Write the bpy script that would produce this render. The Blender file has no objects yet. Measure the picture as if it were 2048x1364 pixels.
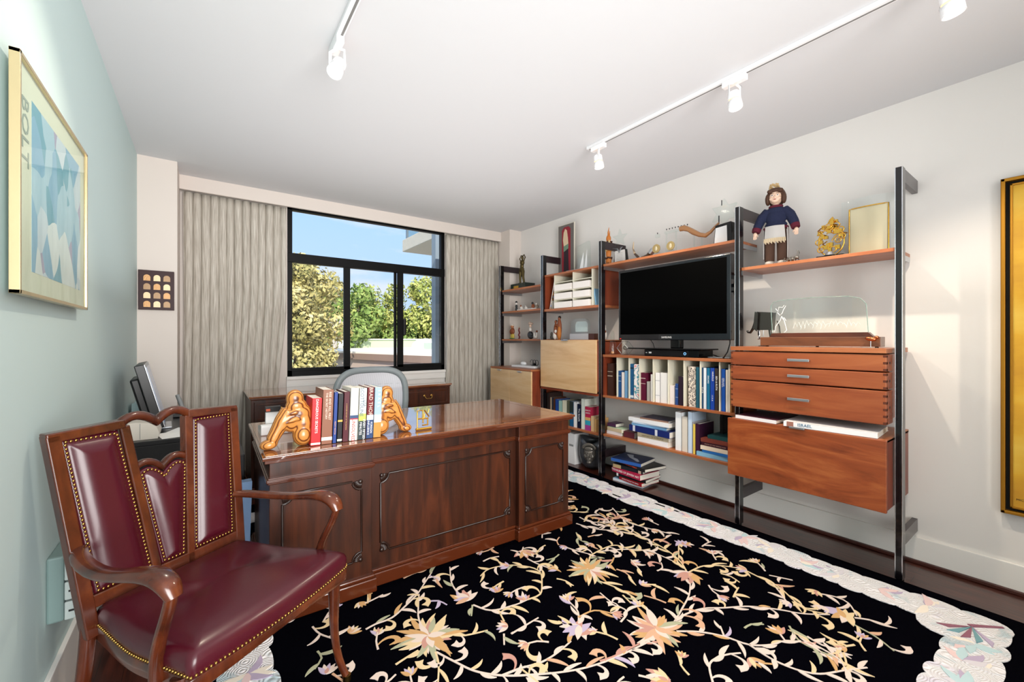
import bpy, bmesh, math, random
from mathutils import Vector, Matrix, Euler
R = math.radians
SC = bpy.context.scene
COL = SC.collection

# ------------------------------------------------------------------ camera
cam_d = bpy.data.cameras.new('camera')
cam = bpy.data.objects.new('camera', cam_d); COL.objects.link(cam)
cam.location = (0, 0, 1.27)
cam.rotation_euler = (R(90), 0, -0.6309)
cam_d.sensor_width = 36; cam_d.lens = 842.43 / 2048 * 36
cam_d.shift_y = -(682 - 678.36) / 2048
cam_d.clip_start = 0.02; cam_d.clip_end = 300
SC.camera = cam

# ------------------------------------------------------------------ colour management
SC.view_settings.view_transform = 'Standard'
SC.view_settings.look = 'None'
SC.view_settings.gamma = 1
SC.view_settings.use_curve_mapping = False
SC.view_settings.exposure = 0.37
SC.cycles.max_bounces = 10
SC.cycles.transparent_max_bounces = 16
SC.cycles.caustics_reflective = False
SC.cycles.caustics_refractive = False

# ------------------------------------------------------------------ world: pale blue sky with thin clouds
W = bpy.data.worlds.new('sky'); SC.world = W; W.use_nodes = True
nt = W.node_tree; nt.nodes.clear()
def N(t, kind, **kw):
    n = t.nodes.new(kind)
    for k, v in kw.items(): setattr(n, k, v)
    return n
tc = N(nt, 'ShaderNodeTexCoord'); sep = N(nt, 'ShaderNodeSeparateXYZ')
nt.links.new(tc.outputs['Generated'], sep.inputs[0])
cr = N(nt, 'ShaderNodeValToRGB')
cr.color_ramp.elements[0].position = 0.0; cr.color_ramp.elements[0].color = (0.40, 0.52, 0.67, 1)
cr.color_ramp.elements[1].position = 0.6; cr.color_ramp.elements[1].color = (0.25, 0.50, 0.92, 1)
nt.links.new(sep.outputs['Z'], cr.inputs[0])
mp = N(nt, 'ShaderNodeMapping'); mp.inputs['Scale'].default_value = (1.6, 1.6, 5.5); mp.inputs['Location'].default_value = (0.35, 0.1, 0.2)
nt.links.new(tc.outputs['Generated'], mp.inputs[0])
no = N(nt, 'ShaderNodeTexNoise'); no.inputs['Scale'].default_value = 2.2; no.inputs['Detail'].default_value = 6; no.inputs['Roughness'].default_value = .55
nt.links.new(mp.outputs[0], no.inputs['Vector'])
c2 = N(nt, 'ShaderNodeValToRGB')
c2.color_ramp.elements[0].position = .44; c2.color_ramp.elements[0].color = (0, 0, 0, 1)
c2.color_ramp.elements[1].position = .64; c2.color_ramp.elements[1].color = (1, 1, 1, 1)
nt.links.new(no.outputs[0], c2.inputs[0])
mx = N(nt, 'ShaderNodeMixRGB'); mx.inputs[2].default_value = (0.62, 0.63, 0.68, 1)
nt.links.new(c2.outputs[0], mx.inputs[0]); nt.links.new(cr.outputs[0], mx.inputs[1])
bg = N(nt, 'ShaderNodeBackground'); bg.inputs[1].default_value = 1.2
nt.links.new(mx.outputs[0], bg.inputs[0])
wo = N(nt, 'ShaderNodeOutputWorld'); nt.links.new(bg.outputs[0], wo.inputs[0])

# ------------------------------------------------------------------ lights
def light(name, kind, loc, energy, color=(1, 1, 1), rot=(0, 0, 0), size=.3, size_y=None, **kw):
    d = bpy.data.lights.new(name, kind); d.energy = energy; d.color = color
    if kind == 'AREA':
        d.size = size
        if size_y: d.shape = 'RECTANGLE'; d.size_y = size_y
    elif kind == 'SUN': d.angle = size
    else: d.shadow_soft_size = size
    for k, v in kw.items(): setattr(d, k, v)
    o = bpy.data.objects.new(name, d); COL.objects.link(o)
    o.location = loc; o.rotation_euler = rot
    return o
# late morning sun on the trees outside (comes over the building, does not reach into the room)
light('sun', 'SUN', (0, -5, 20), 5.0, (1, .93, .80), (R(48), R(-22), R(0)), size=.01)
# added fill lamp in front of the rear wall, behind the camera
light('rear_fill', 'AREA', (.47, -1.55, 1.45), 74, (1, .985, .97), (R(90), 0, R(0)), size=1.65, size_y=2.1, spread=R(120))
# added upward fill lamp mid-room, stands in for light bounced off the ceiling
light('ceiling_fill', 'AREA', (1.35, 1.5, 1.5), 32, (1, .99, .985), (R(180), 0, 0), size=3.0, size_y=4.8)

# ------------------------------------------------------------------ materials
MATS = {}
def lin(c):
    return tuple(((x / 12.92) if x <= .04045 else ((x + .055) / 1.055) ** 2.4) for x in c)
def hexc(h): return lin(tuple(int(h[i:i + 2], 16) / 255 for i in (0, 2, 4)))
def mat(name, c, rough=.5, metal=0, spec=.5, coat=0, coat_r=.05, bump=None, emit=None, trans=0, ior=1.45, sheen=0):
    """c: hex sRGB colour; bump: (scale, strength, distance)"""
    if name in MATS: return MATS[name]
    m = bpy.data.materials.new(name); m.use_nodes = True; MATS[name] = m
    t = m.node_tree; b = t.nodes['Principled BSDF']
    col = hexc(c) if isinstance(c, str) else c
    b.inputs['Base Color'].default_value = (*col, 1)
    b.inputs['Roughness'].default_value = rough; b.inputs['Metallic'].default_value = metal
    b.inputs['Specular IOR Level'].default_value = spec
    b.inputs['Coat Weight'].default_value = coat; b.inputs['Coat Roughness'].default_value = coat_r
    b.inputs['Transmission Weight'].default_value = trans; b.inputs['IOR'].default_value = ior
    b.inputs['Sheen Weight'].default_value = sheen
    if emit: b.inputs['Emission Color'].default_value = (*hexc(emit[0]), 1); b.inputs['Emission Strength'].default_value = emit[1]
    if bump:
        n = N(t, 'ShaderNodeTexNoise'); n.inputs['Scale'].default_value = bump[0]; n.inputs['Detail'].default_value = 4
        k = N(t, 'ShaderNodeTexCoord'); t.links.new(k.outputs['Object'], n.inputs['Vector'])
        u = N(t, 'ShaderNodeBump'); u.inputs['Strength'].default_value = bump[1]; u.inputs['Distance'].default_value = bump[2]
        t.links.new(n.outputs[0], u.inputs['Height']); t.links.new(u.outputs[0], b.inputs['Normal'])
    return m
def ramp(t, src, stops):
    r = N(t, 'ShaderNodeValToRGB'); e = r.color_ramp.elements
    e[0].position, e[0].color = stops[0][0], (*hexc(stops[0][1]), 1)
    e[1].position, e[1].color = stops[-1][0], (*hexc(stops[-1][1]), 1)
    for p, c in stops[1:-1]:
        x = e.new(p); x.color = (*hexc(c), 1)
    t.links.new(src, r.inputs[0]); return r
def wood(name, c1, c2, c3, scale=(2, 2, 14), rough=.35, coat=.3, ns=3.0, dist=2.5, coat_r=.15):
    """grain runs along the axis with the SMALL scale"""
    m = mat(name, c2, rough, coat=coat, coat_r=coat_r); t = m.node_tree; b = t.nodes['Principled BSDF']
    k = N(t, 'ShaderNodeTexCoord'); p = N(t, 'ShaderNodeMapping'); p.inputs['Scale'].default_value = scale
    t.links.new(k.outputs['Object'], p.inputs[0])
    n = N(t, 'ShaderNodeTexNoise'); n.inputs['Scale'].default_value = ns; n.inputs['Detail'].default_value = 7; n.inputs['Roughness'].default_value = .62; n.inputs['Distortion'].default_value = dist * .3
    t.links.new(p.outputs[0], n.inputs['Vector'])
    r = ramp(t, n.outputs[0], [(.28, c1), (.5, c2), (.74, c3)])
    t.links.new(r.outputs[0], b.inputs['Base Color'])
    return m
def glass(name, tint='F4FAF8', rough=0.0):
    """thin clear pane: see-through plus a fresnel reflection"""
    if name in MATS: return MATS[name]
    m = bpy.data.materials.new(name); m.use_nodes = True; MATS[name] = m
    t = m.node_tree; t.nodes.clear()
    o = N(t, 'ShaderNodeOutputMaterial'); x = N(t, 'ShaderNodeMixShader')
    a = N(t, 'ShaderNodeBsdfTransparent'); a.inputs[0].default_value = (*hexc(tint), 1)
    g = N(t, 'ShaderNodeBsdfGlossy'); g.inputs['Roughness'].default_value = rough + .02
    f = N(t, 'ShaderNodeFresnel'); f.inputs[0].default_value = 1.45
    gm = N(t, 'ShaderNodeNewGeometry'); k = N(t, 'ShaderNodeMapRange'); k.inputs[3].default_value = 1.45; k.inputs[4].default_value = 1 / 1.45
    t.links.new(gm.outputs['Backfacing'], k.inputs[0]); t.links.new(k.outputs[0], f.inputs[0])      # same reflectance on both sides of a face
    t.links.new(f.outputs[0], x.inputs[0]); t.links.new(a.outputs[0], x.inputs[1]); t.links.new(g.outputs[0], x.inputs[2])
    t.links.new(x.outputs[0], o.inputs[0]); return m

# ------------------------------------------------------------------ mesh builder
class MB:
    def __init__(s): s.v = []; s.f = []; s.fm = []; s.mats = []; s.cur = 0; s.sm = []
    def use(s, m):
        if m not in s.mats: s.mats.append(m)
        s.cur = s.mats.index(m); return s
    def add(s, vs, fs, smooth=False):
        o = len(s.v); s.v += [tuple(v) for v in vs]
        for f in fs: s.f.append([i + o for i in f]); s.fm.append(s.cur); s.sm.append(smooth)
        return s
    def box(s, x0, x1, y0, y1, z0, z1, M=None):
        vs = [(x, y, z) for z in (z0, z1) for y in (y0, y1) for x in (x0, x1)]
        if M is not None: vs = [M @ Vector(v) for v in vs]
        return s.add(vs, [(0, 2, 3, 1), (4, 5, 7, 6), (0, 1, 5, 4), (2, 6, 7, 3), (0, 4, 6, 2), (1, 3, 7, 5)])
    def tube(s, pts, r, n=10, up=(0, 0, 1), cap=True, closed=False):
        """r: number, (rx,ry) or list of these per point; rx sideways, ry along up"""
        pts = [Vector(p) for p in pts]; L = len(pts); up = Vector(up); rings = []
        for i, p in enumerate(pts):
            if closed: t = pts[(i + 1) % L] - pts[i - 1]
            else: t = pts[min(i + 1, L - 1)] - pts[max(i - 1, 0)]
            t.normalize(); u = up
            if abs(t.dot(u)) > .97: u = Vector((1, 0, 0)) if abs(t.x) < .9 else Vector((0, 1, 0))
            sd = t.cross(u).normalized(); w = sd.cross(t).normalized()
            q = r[i] if isinstance(r, list) else r
            rx, ry = q if isinstance(q, tuple) else (q, q)
            rings.append([p + sd * rx * math.cos(2 * math.pi * k / n) + w * ry * math.sin(2 * math.pi * k / n) for k in range(n)])
        vs = [v for g in rings for v in g]; fs = []
        for i in range(L if closed else L - 1):
            a, b = i * n, ((i + 1) % L) * n
            for k in range(n): fs.append((a + k, a + (k + 1) % n, b + (k + 1) % n, b + k))
        s.add(vs, fs, True)
        if cap and not closed:
            s.add(rings[0], [list(range(n))[::-1]]); s.add(rings[-1], [list(range(n))])
        return s
    def cyl(s, c, r, h, axis='z', n=24, r2=None, smooth=True):
        """from c, length h along axis"""
        a = {'x': Vector((1, 0, 0)), 'y': Vector((0, 1, 0)), 'z': Vector((0, 0, 1))}[axis] if isinstance(axis, str) else Vector(axis).normalized()
        c = Vector(c); r2 = r if r2 is None else r2
        q = a.orthogonal().normalized(); w = a.cross(q)
        A = [c + (q * math.cos(2 * math.pi * k / n) + w * math.sin(2 * math.pi * k / n)) * r for k in range(n)]
        B = [c + a * h + (q * math.cos(2 * math.pi * k / n) + w * math.sin(2 * math.pi * k / n)) * r2 for k in range(n)]
        s.add(A + B, [(k, (k + 1) % n, n + (k + 1) % n, n + k) for k in range(n)], smooth)
        s.add(A, [list(range(n))[::-1]]); s.add(B, [list(range(n))]); return s
    def lathe(s, prof, c=(0, 0, 0), n=24, M=None):
        vs = []; 
        for r, z in prof:
            for k in range(n):
                v = Vector((r * math.cos(2 * math.pi * k / n), r * math.sin(2 * math.pi * k / n), z))
                if M is not None: v = M @ v
                vs.append(v + Vector(c))
        fs = [(i * n + k, i * n + (k + 1) % n, (i + 1) * n + (k + 1) % n, (i + 1) * n + k) for i in range(len(prof) - 1) for k in range(n)]
        s.add(vs, fs, True)
        s.add(vs[:n], [list(range(n))[::-1]]); s.add(vs[-n:], [list(range(n))]); return s
    def prism(s, poly, a, b, fn, smooth=False):
        """poly 2D, fn(u,v,w)->xyz; extruded w from a to b"""
        n = len(poly)
        A = [fn(u, v, a) for u, v in poly]; B = [fn(u, v, b) for u, v in poly]
        s.add(A + B, [(k, (k + 1) % n, n + (k + 1) % n, n + k) for k in range(n)], smooth)
        s.add(A, [list(range(n))[::-1]]); s.add(B, [list(range(n))]); return s
    def ell(s, c, r, rot=None, nu=16, nv=10):
        if not isinstance(r, (tuple, list)): r = (r, r, r)
        M = Euler(rot).to_matrix() if rot else Matrix.Identity(3); c = Vector(c); vs = []
        vs.append(M @ Vector((0, 0, -r[2])) + c)
        for j in range(1, nv):
            t = math.pi * j / nv - math.pi / 2
            for k in range(nu):
                p = 2 * math.pi * k / nu
                vs.append(M @ Vector((r[0] * math.cos(t) * math.cos(p), r[1] * math.cos(t) * math.sin(p), r[2] * math.sin(t))) + c)
        vs.append(M @ Vector((0, 0, r[2])) + c); fs = []
        for k in range(nu): fs.append((0, 1 + (k + 1) % nu, 1 + k))
        for j in range(nv - 2):
            a = 1 + j * nu; b = a + nu
            for k in range(nu): fs.append((a + k, a + (k + 1) % nu, b + (k + 1) % nu, b + k))
        a = 1 + (nv - 2) * nu; e = len(vs) - 1
        for k in range(nu): fs.append((a + k, a + (k + 1) % nu, e))
        return s.add(vs, fs, True)
    def grid(s, fn, nu, nv, smooth=True, flip=False):
        vs = [fn(i / nu, j / nv) for j in range(nv + 1) for i in range(nu + 1)]
        fs = []
        for j in range(nv):
            for i in range(nu):
                a = j * (nu + 1) + i; q = (a, a + 1, a + nu + 2, a + nu + 1)
                fs.append(q[::-1] if flip else q)
        return s.add(vs, fs, smooth)

def link(o, parent=None):
    COL.objects.link(o)
    if parent is not None: o.parent = parent
    return o
def thing(name, label, cat, loc=(0, 0, 0), rz=0, group=None):
    o = bpy.data.objects.new(name, None); o.empty_display_size = .05
    o.location = loc; o.rotation_euler = (0, 0, rz); COL.objects.link(o)
    o['label'] = label; o['category'] = cat
    if group: o['group'] = group
    return o
def build(name, mb, parent=None, bevel=0, seg=2, loc=None, remesh=0, subsurf=0, label=None, w2l=True, smooth_angle=None):
    """mesh authored in world coordinates when the parent is unrotated (w2l), else in the parent's own frame"""
    me = bpy.data.meshes.new(name)
    off = Vector((0, 0, 0))
    if parent is not None and w2l:
        p = parent; 
        while p is not None: off += p.location; p = p.parent
    elif loc is not None: off = Vector(loc)
    me.from_pydata([tuple(Vector(v) - off) for v in mb.v], [], mb.f)
    for m in mb.mats: me.materials.append(m)
    me.polygons.foreach_set('material_index', mb.fm); me.polygons.foreach_set('use_smooth', mb.sm)
    me.update()
    o = bpy.data.objects.new(name, me); COL.objects.link(o)
    if parent is not None: o.parent = parent
    elif loc is not None: o.location = loc
    if remesh:
        r = o.modifiers.new('r', 'REMESH'); r.mode = 'VOXEL'; r.voxel_size = remesh; r.use_smooth_shade = True
        q = o.modifiers.new('s', 'SMOOTH'); q.factor = .6; q.iterations = 4
    if bevel:
        b = o.modifiers.new('b', 'BEVEL'); b.width = bevel; b.segments = seg; b.limit_method = 'ANGLE'; b.angle_limit = R(40)
    if subsurf:
        q = o.modifiers.new('u', 'SUBSURF'); q.levels = subsurf; q.render_levels = subsurf
    if label: o['label'] = label
    return o
def tag(o, label, cat, group=None, kind=None):
    o['label'] = label; o['category'] = cat
    if group: o['group'] = group
    if kind: o['kind'] = kind
    return o
def struct(name, mb, **k):
    o = build(name, mb, **k); 
    if o.parent is None: o['kind'] = 'structure'
    return o
def lettering(txt, size, m, parent, loc, rot, name='title_lettering', ext=.0004, align='CENTER', sx=1):
    c = bpy.data.curves.new(name, 'FONT'); c.body = txt; c.size = size; c.extrude = ext
    c.align_x = align; c.align_y = 'CENTER'; c.resolution_u = 2
    o = bpy.data.objects.new('tmp', c); COL.objects.link(o)
    me = bpy.data.meshes.new_from_object(o.evaluated_get(bpy.context.evaluated_depsgraph_get()))
    bpy.data.objects.remove(o)
    me.materials.clear(); me.materials.append(m)
    q = bpy.data.objects.new(name, me); COL.objects.link(q); q.parent = parent
    q.location = loc; q.rotation_euler = rot; q.scale = (sx, 1, 1)
    return q
# ================================================================== material library
white_wall = mat('white_wall', 'E6E2DE', .85, spec=.2, bump=(60, .05, .002))
pink_wall = mat('warm_white_wall', 'DDD3CB', .85, spec=.2, bump=(60, .05, .002))
ceil_m = mat('ceiling_paint', 'D6D6D8', .9, spec=.1)
green_wall = mat('mint_wall', 'C4D8D7', .6, spec=.3, bump=(60, .04, .002))
trim_w = mat('white_trim', 'EDEAE5', .5)
black_fr = mat('black_window_frame', '050506', .5, spec=.2)
mahog = wood('mahogany', '1A0A05', '3C1A0B', '5A2A13', (4.5, 4.5, .45), .36, .12)
mahog_h = wood('mahogany_lengthwise', '341609', '5A2A13', '7A4020', (.5, 3.2, 3.2), .16, 1.0, coat_r=.03)
mahog_dark = mat('carved_mahogany', '241009', .4, coat=.3)
mahog_mould = mat('mahogany_moulding', '522410', .26, coat=.5)
[n for n in mahog_h.node_tree.nodes if n.type == 'BSDF_PRINCIPLED'][0].inputs['Coat IOR'].default_value = 1.9
mahog_top = wood('mahogany_top', '6A3C24', '8E5838', 'AA7652', (.5, 3.2, 3.2), .14, 1.0, coat_r=.03)
[n for n in mahog_top.node_tree.nodes if n.type == 'BSDF_PRINCIPLED'][0].inputs['Coat IOR'].default_value = 1.9
teak = wood('teak_lengthwise', '66301C', '8E4828', 'A66038', (2.2, .35, 2.6), .38, .15, ns=3.5)
teak2 = wood('teak_figured', '602A16', '8E4624', 'AE6638', (2.0, .45, 2.2), .34, .25, ns=3.2, dist=6)
teak_shelf = wood('teak_shelf', '84482A', 'A4603A', 'BA7A50', (2.2, .3, 2.2), .4, .15)
teak_glare = wood('teak_window_glare', 'C89A6A', 'DCB484', 'E8C89C', (2.0, .35, 2.5), .3, .4, coat_r=.2)  # teak made paler: window glare on the cabinet fronts put into the colour
teak_side = wood('teak_side', '5A2415', '7C3620', '8E4428', (2.2, 2.2, .5), .4, .1)
chairwood = wood('chair_wood', '2A1008', '4E2110', '6E371B', (3, 3, 1.5), .24, .4, coat_r=.1)
leather = mat('burgundy_leather', '420717', .33, coat=.22, coat_r=.18, bump=(60, .10, .002))
brass = mat('brass', 'B08A4A', .28, metal=1)
gold = mat('gold', 'E0B04E', .22, metal=1)
gold_fr = mat('antique_gold_frame', 'A87420', .42, metal=.75, bump=(40, .2, .002))
bronze = mat('bronze', '5A4E30', .4, metal=.85)
chrome = mat('chrome', 'D8DCE2', .18, metal=1)
alu = mat('satin_aluminium', 'C9CDD2', .35, metal=1)
postm = mat('dark_bronze_post', '0C080C', .25, metal=.2, coat=.4)
armm = mat('dark_bronze_arm', '32262A', .3, metal=.4, coat=.3)
blackp = mat('black_plastic', '0B0B0D', .35)
blackg = mat('black_gloss', '060607', .12)
screenm = mat('black_screen', '000000', .5, spec=.04)
tvbez = mat('tv_bezel', '10141A', .15, coat=.6)
whitep = mat('white_plastic', 'EDEDED', .35)
creamp = mat('cream_plastic', 'D9D2C6', .5)
greyp = mat('grey_plastic', '8E908F', .45)
mintp = mat('mint_plastic', 'A9C6C8', .45)
greengrey = mat('grey_green_laminate', 'A7AB92', .5)
creamlam = mat('cream_laminate', 'E2DECB', .45)
paper = mat('paper', 'E8E2D6', .8)
paper_w = mat('white_paper', 'F2F0EC', .8)
clear = glass('clear_glass', 'FCFEFE')
clear2 = glass('acrylic', 'FAFDFC', .03)
greenedge = mat('glass_edge', 'B9DDD4', .1, trans=.6)
frost = mat('etched_white', 'F4F6F6', .7)
marble_bk = mat('dark_green_marble', '1C2A24', .2, coat=.4)
crystal = mat('crystal', 'F2F6FA', .02, trans=1, ior=1.5)
M_ = lambda name, c, r=.5, **k: mat(name, c, r, **k)

# floor: dark cherry planks running along the room
def floor_mat():
    m = mat('cherry_planks', '4A2018', .28, coat=.4, coat_r=.12); t = m.node_tree; b = t.nodes['Principled BSDF']
    k = N(t, 'ShaderNodeTexCoord'); p = N(t, 'ShaderNodeMapping'); p.inputs['Rotation'].default_value = (0, 0, R(90))
    t.links.new(k.outputs['Object'], p.inputs[0])
    br = N(t, 'ShaderNodeTexBrick'); br.inputs['Scale'].default_value = 1; br.inputs['Brick Width'].default_value = 1.1; br.inputs['Row Height'].default_value = .083
    br.inputs['Mortar Size'].default_value = .0012; br.inputs['Color1'].default_value = (*hexc('4A2016'), 1); br.inputs['Color2'].default_value = (*hexc('5E2C1D'), 1); br.inputs['Mortar'].default_value = (*hexc('1C0B07'), 1)
    t.links.new(p.outputs[0], br.inputs[0])
    q = N(t, 'ShaderNodeMapping'); q.inputs['Scale'].default_value = (22, 1.4, 1); t.links.new(k.outputs['Object'], q.inputs[0])
    n = N(t, 'ShaderNodeTexNoise'); n.inputs['Scale'].default_value = 3; n.inputs['Detail'].default_value = 6; t.links.new(q.outputs[0], n.inputs['Vector'])
    g = ramp(t, n.outputs[0], [(.3, '8A8A8A'), (.7, 'FFFFFF')])
    x = N(t, 'ShaderNodeMixRGB'); x.blend_type = 'MULTIPLY'; x.inputs[0].default_value = 1
    t.links.new(br.outputs[0], x.inputs[1]); t.links.new(g.outputs[0], x.inputs[2]); t.links.new(x.outputs[0], b.inputs['Base Color'])
    return m
floor_m = floor_mat()
# curtain linen
def linen():
    m = mat('grey_linen', 'B5AEA2', .85, spec=.1); t = m.node_tree; b = t.nodes['Principled BSDF']
    k = N(t, 'ShaderNodeTexCoord'); p = N(t, 'ShaderNodeMapping'); p.inputs['Scale'].default_value = (160, 160, 6)
    t.links.new(k.outputs['Object'], p.inputs[0]); n = N(t, 'ShaderNodeTexNoise'); n.inputs['Scale'].default_value = 1; n.inputs['Detail'].default_value = 5
    t.links.new(p.outputs[0], n.inputs['Vector']); r = ramp(t, n.outputs[0], [(.3, 'A29A8E'), (.55, 'C4BDB2'), (.75, 'D9D4CA')])
    t.links.new(r.outputs[0], b.inputs['Base Color'])
    u = N(t, 'ShaderNodeBump'); u.inputs['Strength'].default_value = .3; u.inputs['Distance'].default_value = .003
    t.links.new(n.outputs[0], u.inputs['Height']); t.links.new(u.outputs[0], b.inputs['Normal'])
    b.inputs['Transmission Weight'].default_value = 0
    return m
linen_m = linen()

# ================================================================== room shell
XL, XR, H = -.406, 3.283, 2.6526
struct('floor', MB().use(floor_m).box(XL - .1, XR + .1, -1.7, 4.75, -.05, 0))
struct('ceiling', MB().use(ceil_m).box(XL - .1, XR + .1, -1.7, 4.75, H, H + .08))
struct('wall_left', MB().use(green_wall).box(XL - .1, XL, -1.7, 4.75, 0, H))
struct('wall_right', MB().use(white_wall).box(XR, XR + .1, -1.7, 4.75, 0, H))
struct('wall_rear', MB().use(white_wall).box(XL, XR, -1.7, -1.6, 0, H))
YW = 4.60
wx0, wx1, wz0, wz1 = .652, 2.352, .905, 2.56
wb = MB().use(pink_wall)
wb.box(XL, -.17, 4.19, YW + .15, 0, H)                  # column at the left
wb.box(3.105, XR, 4.30, YW + .15, 0, H)                 # column at the right
wb.box(-.17, wx0, YW, YW + .15, 0, H); wb.box(wx1, 3.105, YW, YW + .15, 0, H)
wb.use(trim_w).box(wx0, wx1, YW, YW + .15, 0, wz0)
wb.box(wx0, wx1, YW, YW + .15, wz1, H)
struct('wall_back', wb)
struct('trim_1', MB().use(pink_wall).box(-.17, 3.105, 4.489, 4.515, 2.533, H), bevel=.002)   # curtain pelmet
struct('baseboard_right', MB().use(trim_w).box(XR - .016, XR, -1.6, 4.30, .0, .146), bevel=.003)
struct('trim_2', MB().use(mat('shoe_moulding', '45211A', .35)).box(XR - .034, XR - .016, -1.6, 4.30, 0, .02), bevel=.004)
struct('baseboard_left', MB().use(trim_w).box(XL, XL + .016, -1.6, 4.19, 0, .20), bevel=.003)
# window
fw = MB().use(black_fr)
fy0, fy1 = 4.605, 4.665
fw.box(wx0, wx0 + .045, fy0, fy1, wz0, wz1); fw.box(wx1 - .045, wx1, fy0, fy1, wz0, wz1)
fw.box(wx0, wx1, fy0, fy1, wz0, wz0 + .06); fw.box(wx0, wx1, fy0, fy1, wz1 - .022, wz1)
fw.box(wx0, wx1, fy0 - .01, fy1, 2.025, 2.115)
win = struct('window_1', fw, bevel=.003)
struct('window_sash', MB().use(black_fr).box(1.181, 1.245, 4.60, 4.63, .955, 2.03).box(.69, 1.245, 4.60, 4.63, .955, .985), parent=win, bevel=.002)
struct('window_sash', MB().use(black_fr).box(1.735, 1.765, 4.635, 4.655, .955, 2.03).box(1.765, 1.83, 4.60, 4.63, .955, 2.03).box(1.765, 2.31, 4.60, 4.63, .955, .985), parent=win, bevel=.002)
build('window_latch', MB().use(blackp).box(1.825, 1.855, 4.575, 4.605, 1.32, 1.50), win, bevel=.004)
build('window_pane', MB().use(clear).add([(wx0 + .04, 4.640, 2.11), (wx1 - .04, 4.640, 2.11), (wx1 - .04, 4.640, wz1 - .02), (wx0 + .04, 4.640, wz1 - .02)], [(0, 1, 2, 3)]), win)
build('window_pane', MB().use(clear).add([(.69, 4.612, .98), (1.19, 4.612, .98), (1.19, 4.612, 2.03), (.69, 4.612, 2.03)], [(0, 1, 2, 3)]), win)
build('window_pane', MB().use(clear).add([(1.24, 4.640, .96), (1.765, 4.640, .96), (1.765, 4.640, 2.03), (1.24, 4.640, 2.03)], [(0, 1, 2, 3)]), win)
build('window_pane', MB().use(clear).add([(1.825, 4.612, .98), (2.31, 4.612, .98), (2.31, 4.612, 2.03), (1.825, 4.612, 2.03)], [(0, 1, 2, 3)]), win)
build('window_sill', MB().use(trim_w).box(wx0 - .01, wx1 + .01, 4.56, 4.605, wz0 - .03, wz0).box(wx0 - .01, wx1 + .01, 4.575, 4.6, wz0 - .10, wz0 - .03), win, bevel=.003)

# curtains: one sheet of folded cloth each
def curtain(name, xa, xb, label, seed, flare):
    rnd = random.Random(seed); nf = int((xb - xa) / .058); ph = [rnd.uniform(-.7, .7) for _ in range(nf + 3)]; am = [rnd.uniform(.5, 1.15) for _ in range(nf + 3)]
    def fn(u, v):
        z = 2.528 - v * 2.50
        i = u * nf; k = int(i); w = i - k
        a = am[k] * (1 - w) + am[k + 1] * w; p = ph[k] * (1 - w) + ph[k + 1] * w
        s = math.sin(2 * math.pi * i + p + .5 * math.sin(v * 3 + k * .7) * v)
        y = 4.552 + .026 * a * (abs(s) ** .7) * (1 if s > 0 else -1)
        x = xa + (xb - xa) * u + .014 * math.cos(2 * math.pi * i * 1 + p) + flare * max(0, v - .35) * (u ** 1.5) * (-1 if flare > 0 else -1)
        x += .012 * math.sin(v * 5 + k) * v
        return (min(max(x, xa), xb), y, z)
    m = MB().use(linen_m).grid(fn, nf * 12, 30)
    o = build(name, m); q = o.modifiers.new('t', 'SOLIDIFY'); q.thickness = .002
    return tag(o, label, 'curtain', 'linen curtains')
curtain('curtain', -.158, .632, 'grey linen curtain gathered left of the window beside the column', 4, .22)
curtain('curtain', 2.335, 3.095, 'grey linen curtain gathered right of the window beside the shelving', 9, .02)

# ================================================================== outside
out_wall = mat('outside_concrete', 'C9C0B2', .9, bump=(6, .4, .02))
def leaf_mat(name, a, b, c):
    m = mat(name, b, .6, spec=.2); t = m.node_tree; p = t.nodes['Principled BSDF']
    k = N(t, 'ShaderNodeTexCoord'); n = N(t, 'ShaderNodeTexNoise'); n.inputs['Scale'].default_value = 1.3; n.inputs['Detail'].default_value = 8; n.inputs['Roughness'].default_value = .8
    t.links.new(k.outputs['Object'], n.inputs['Vector']); r = ramp(t, n.outputs[0], [(.32, a), (.5, b), (.68, c)])
    t.links.new(r.outputs[0], p.inputs['Base Color'])
    p.inputs['Emission Strength'].default_value = 0
    return m
lf_gold = leaf_mat('yellowing_leaves', '6E7040', 'B4A86C', 'DECF9C')
lf_green = leaf_mat('green_leaves', '40622E', '7C924A', 'BEC67E')
lf_mix = leaf_mat('mixed_leaves', '5E7A3E', 'A6AC5C', 'DAD08E')
bark = mat('bark', '5A4E44', .9)
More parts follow.
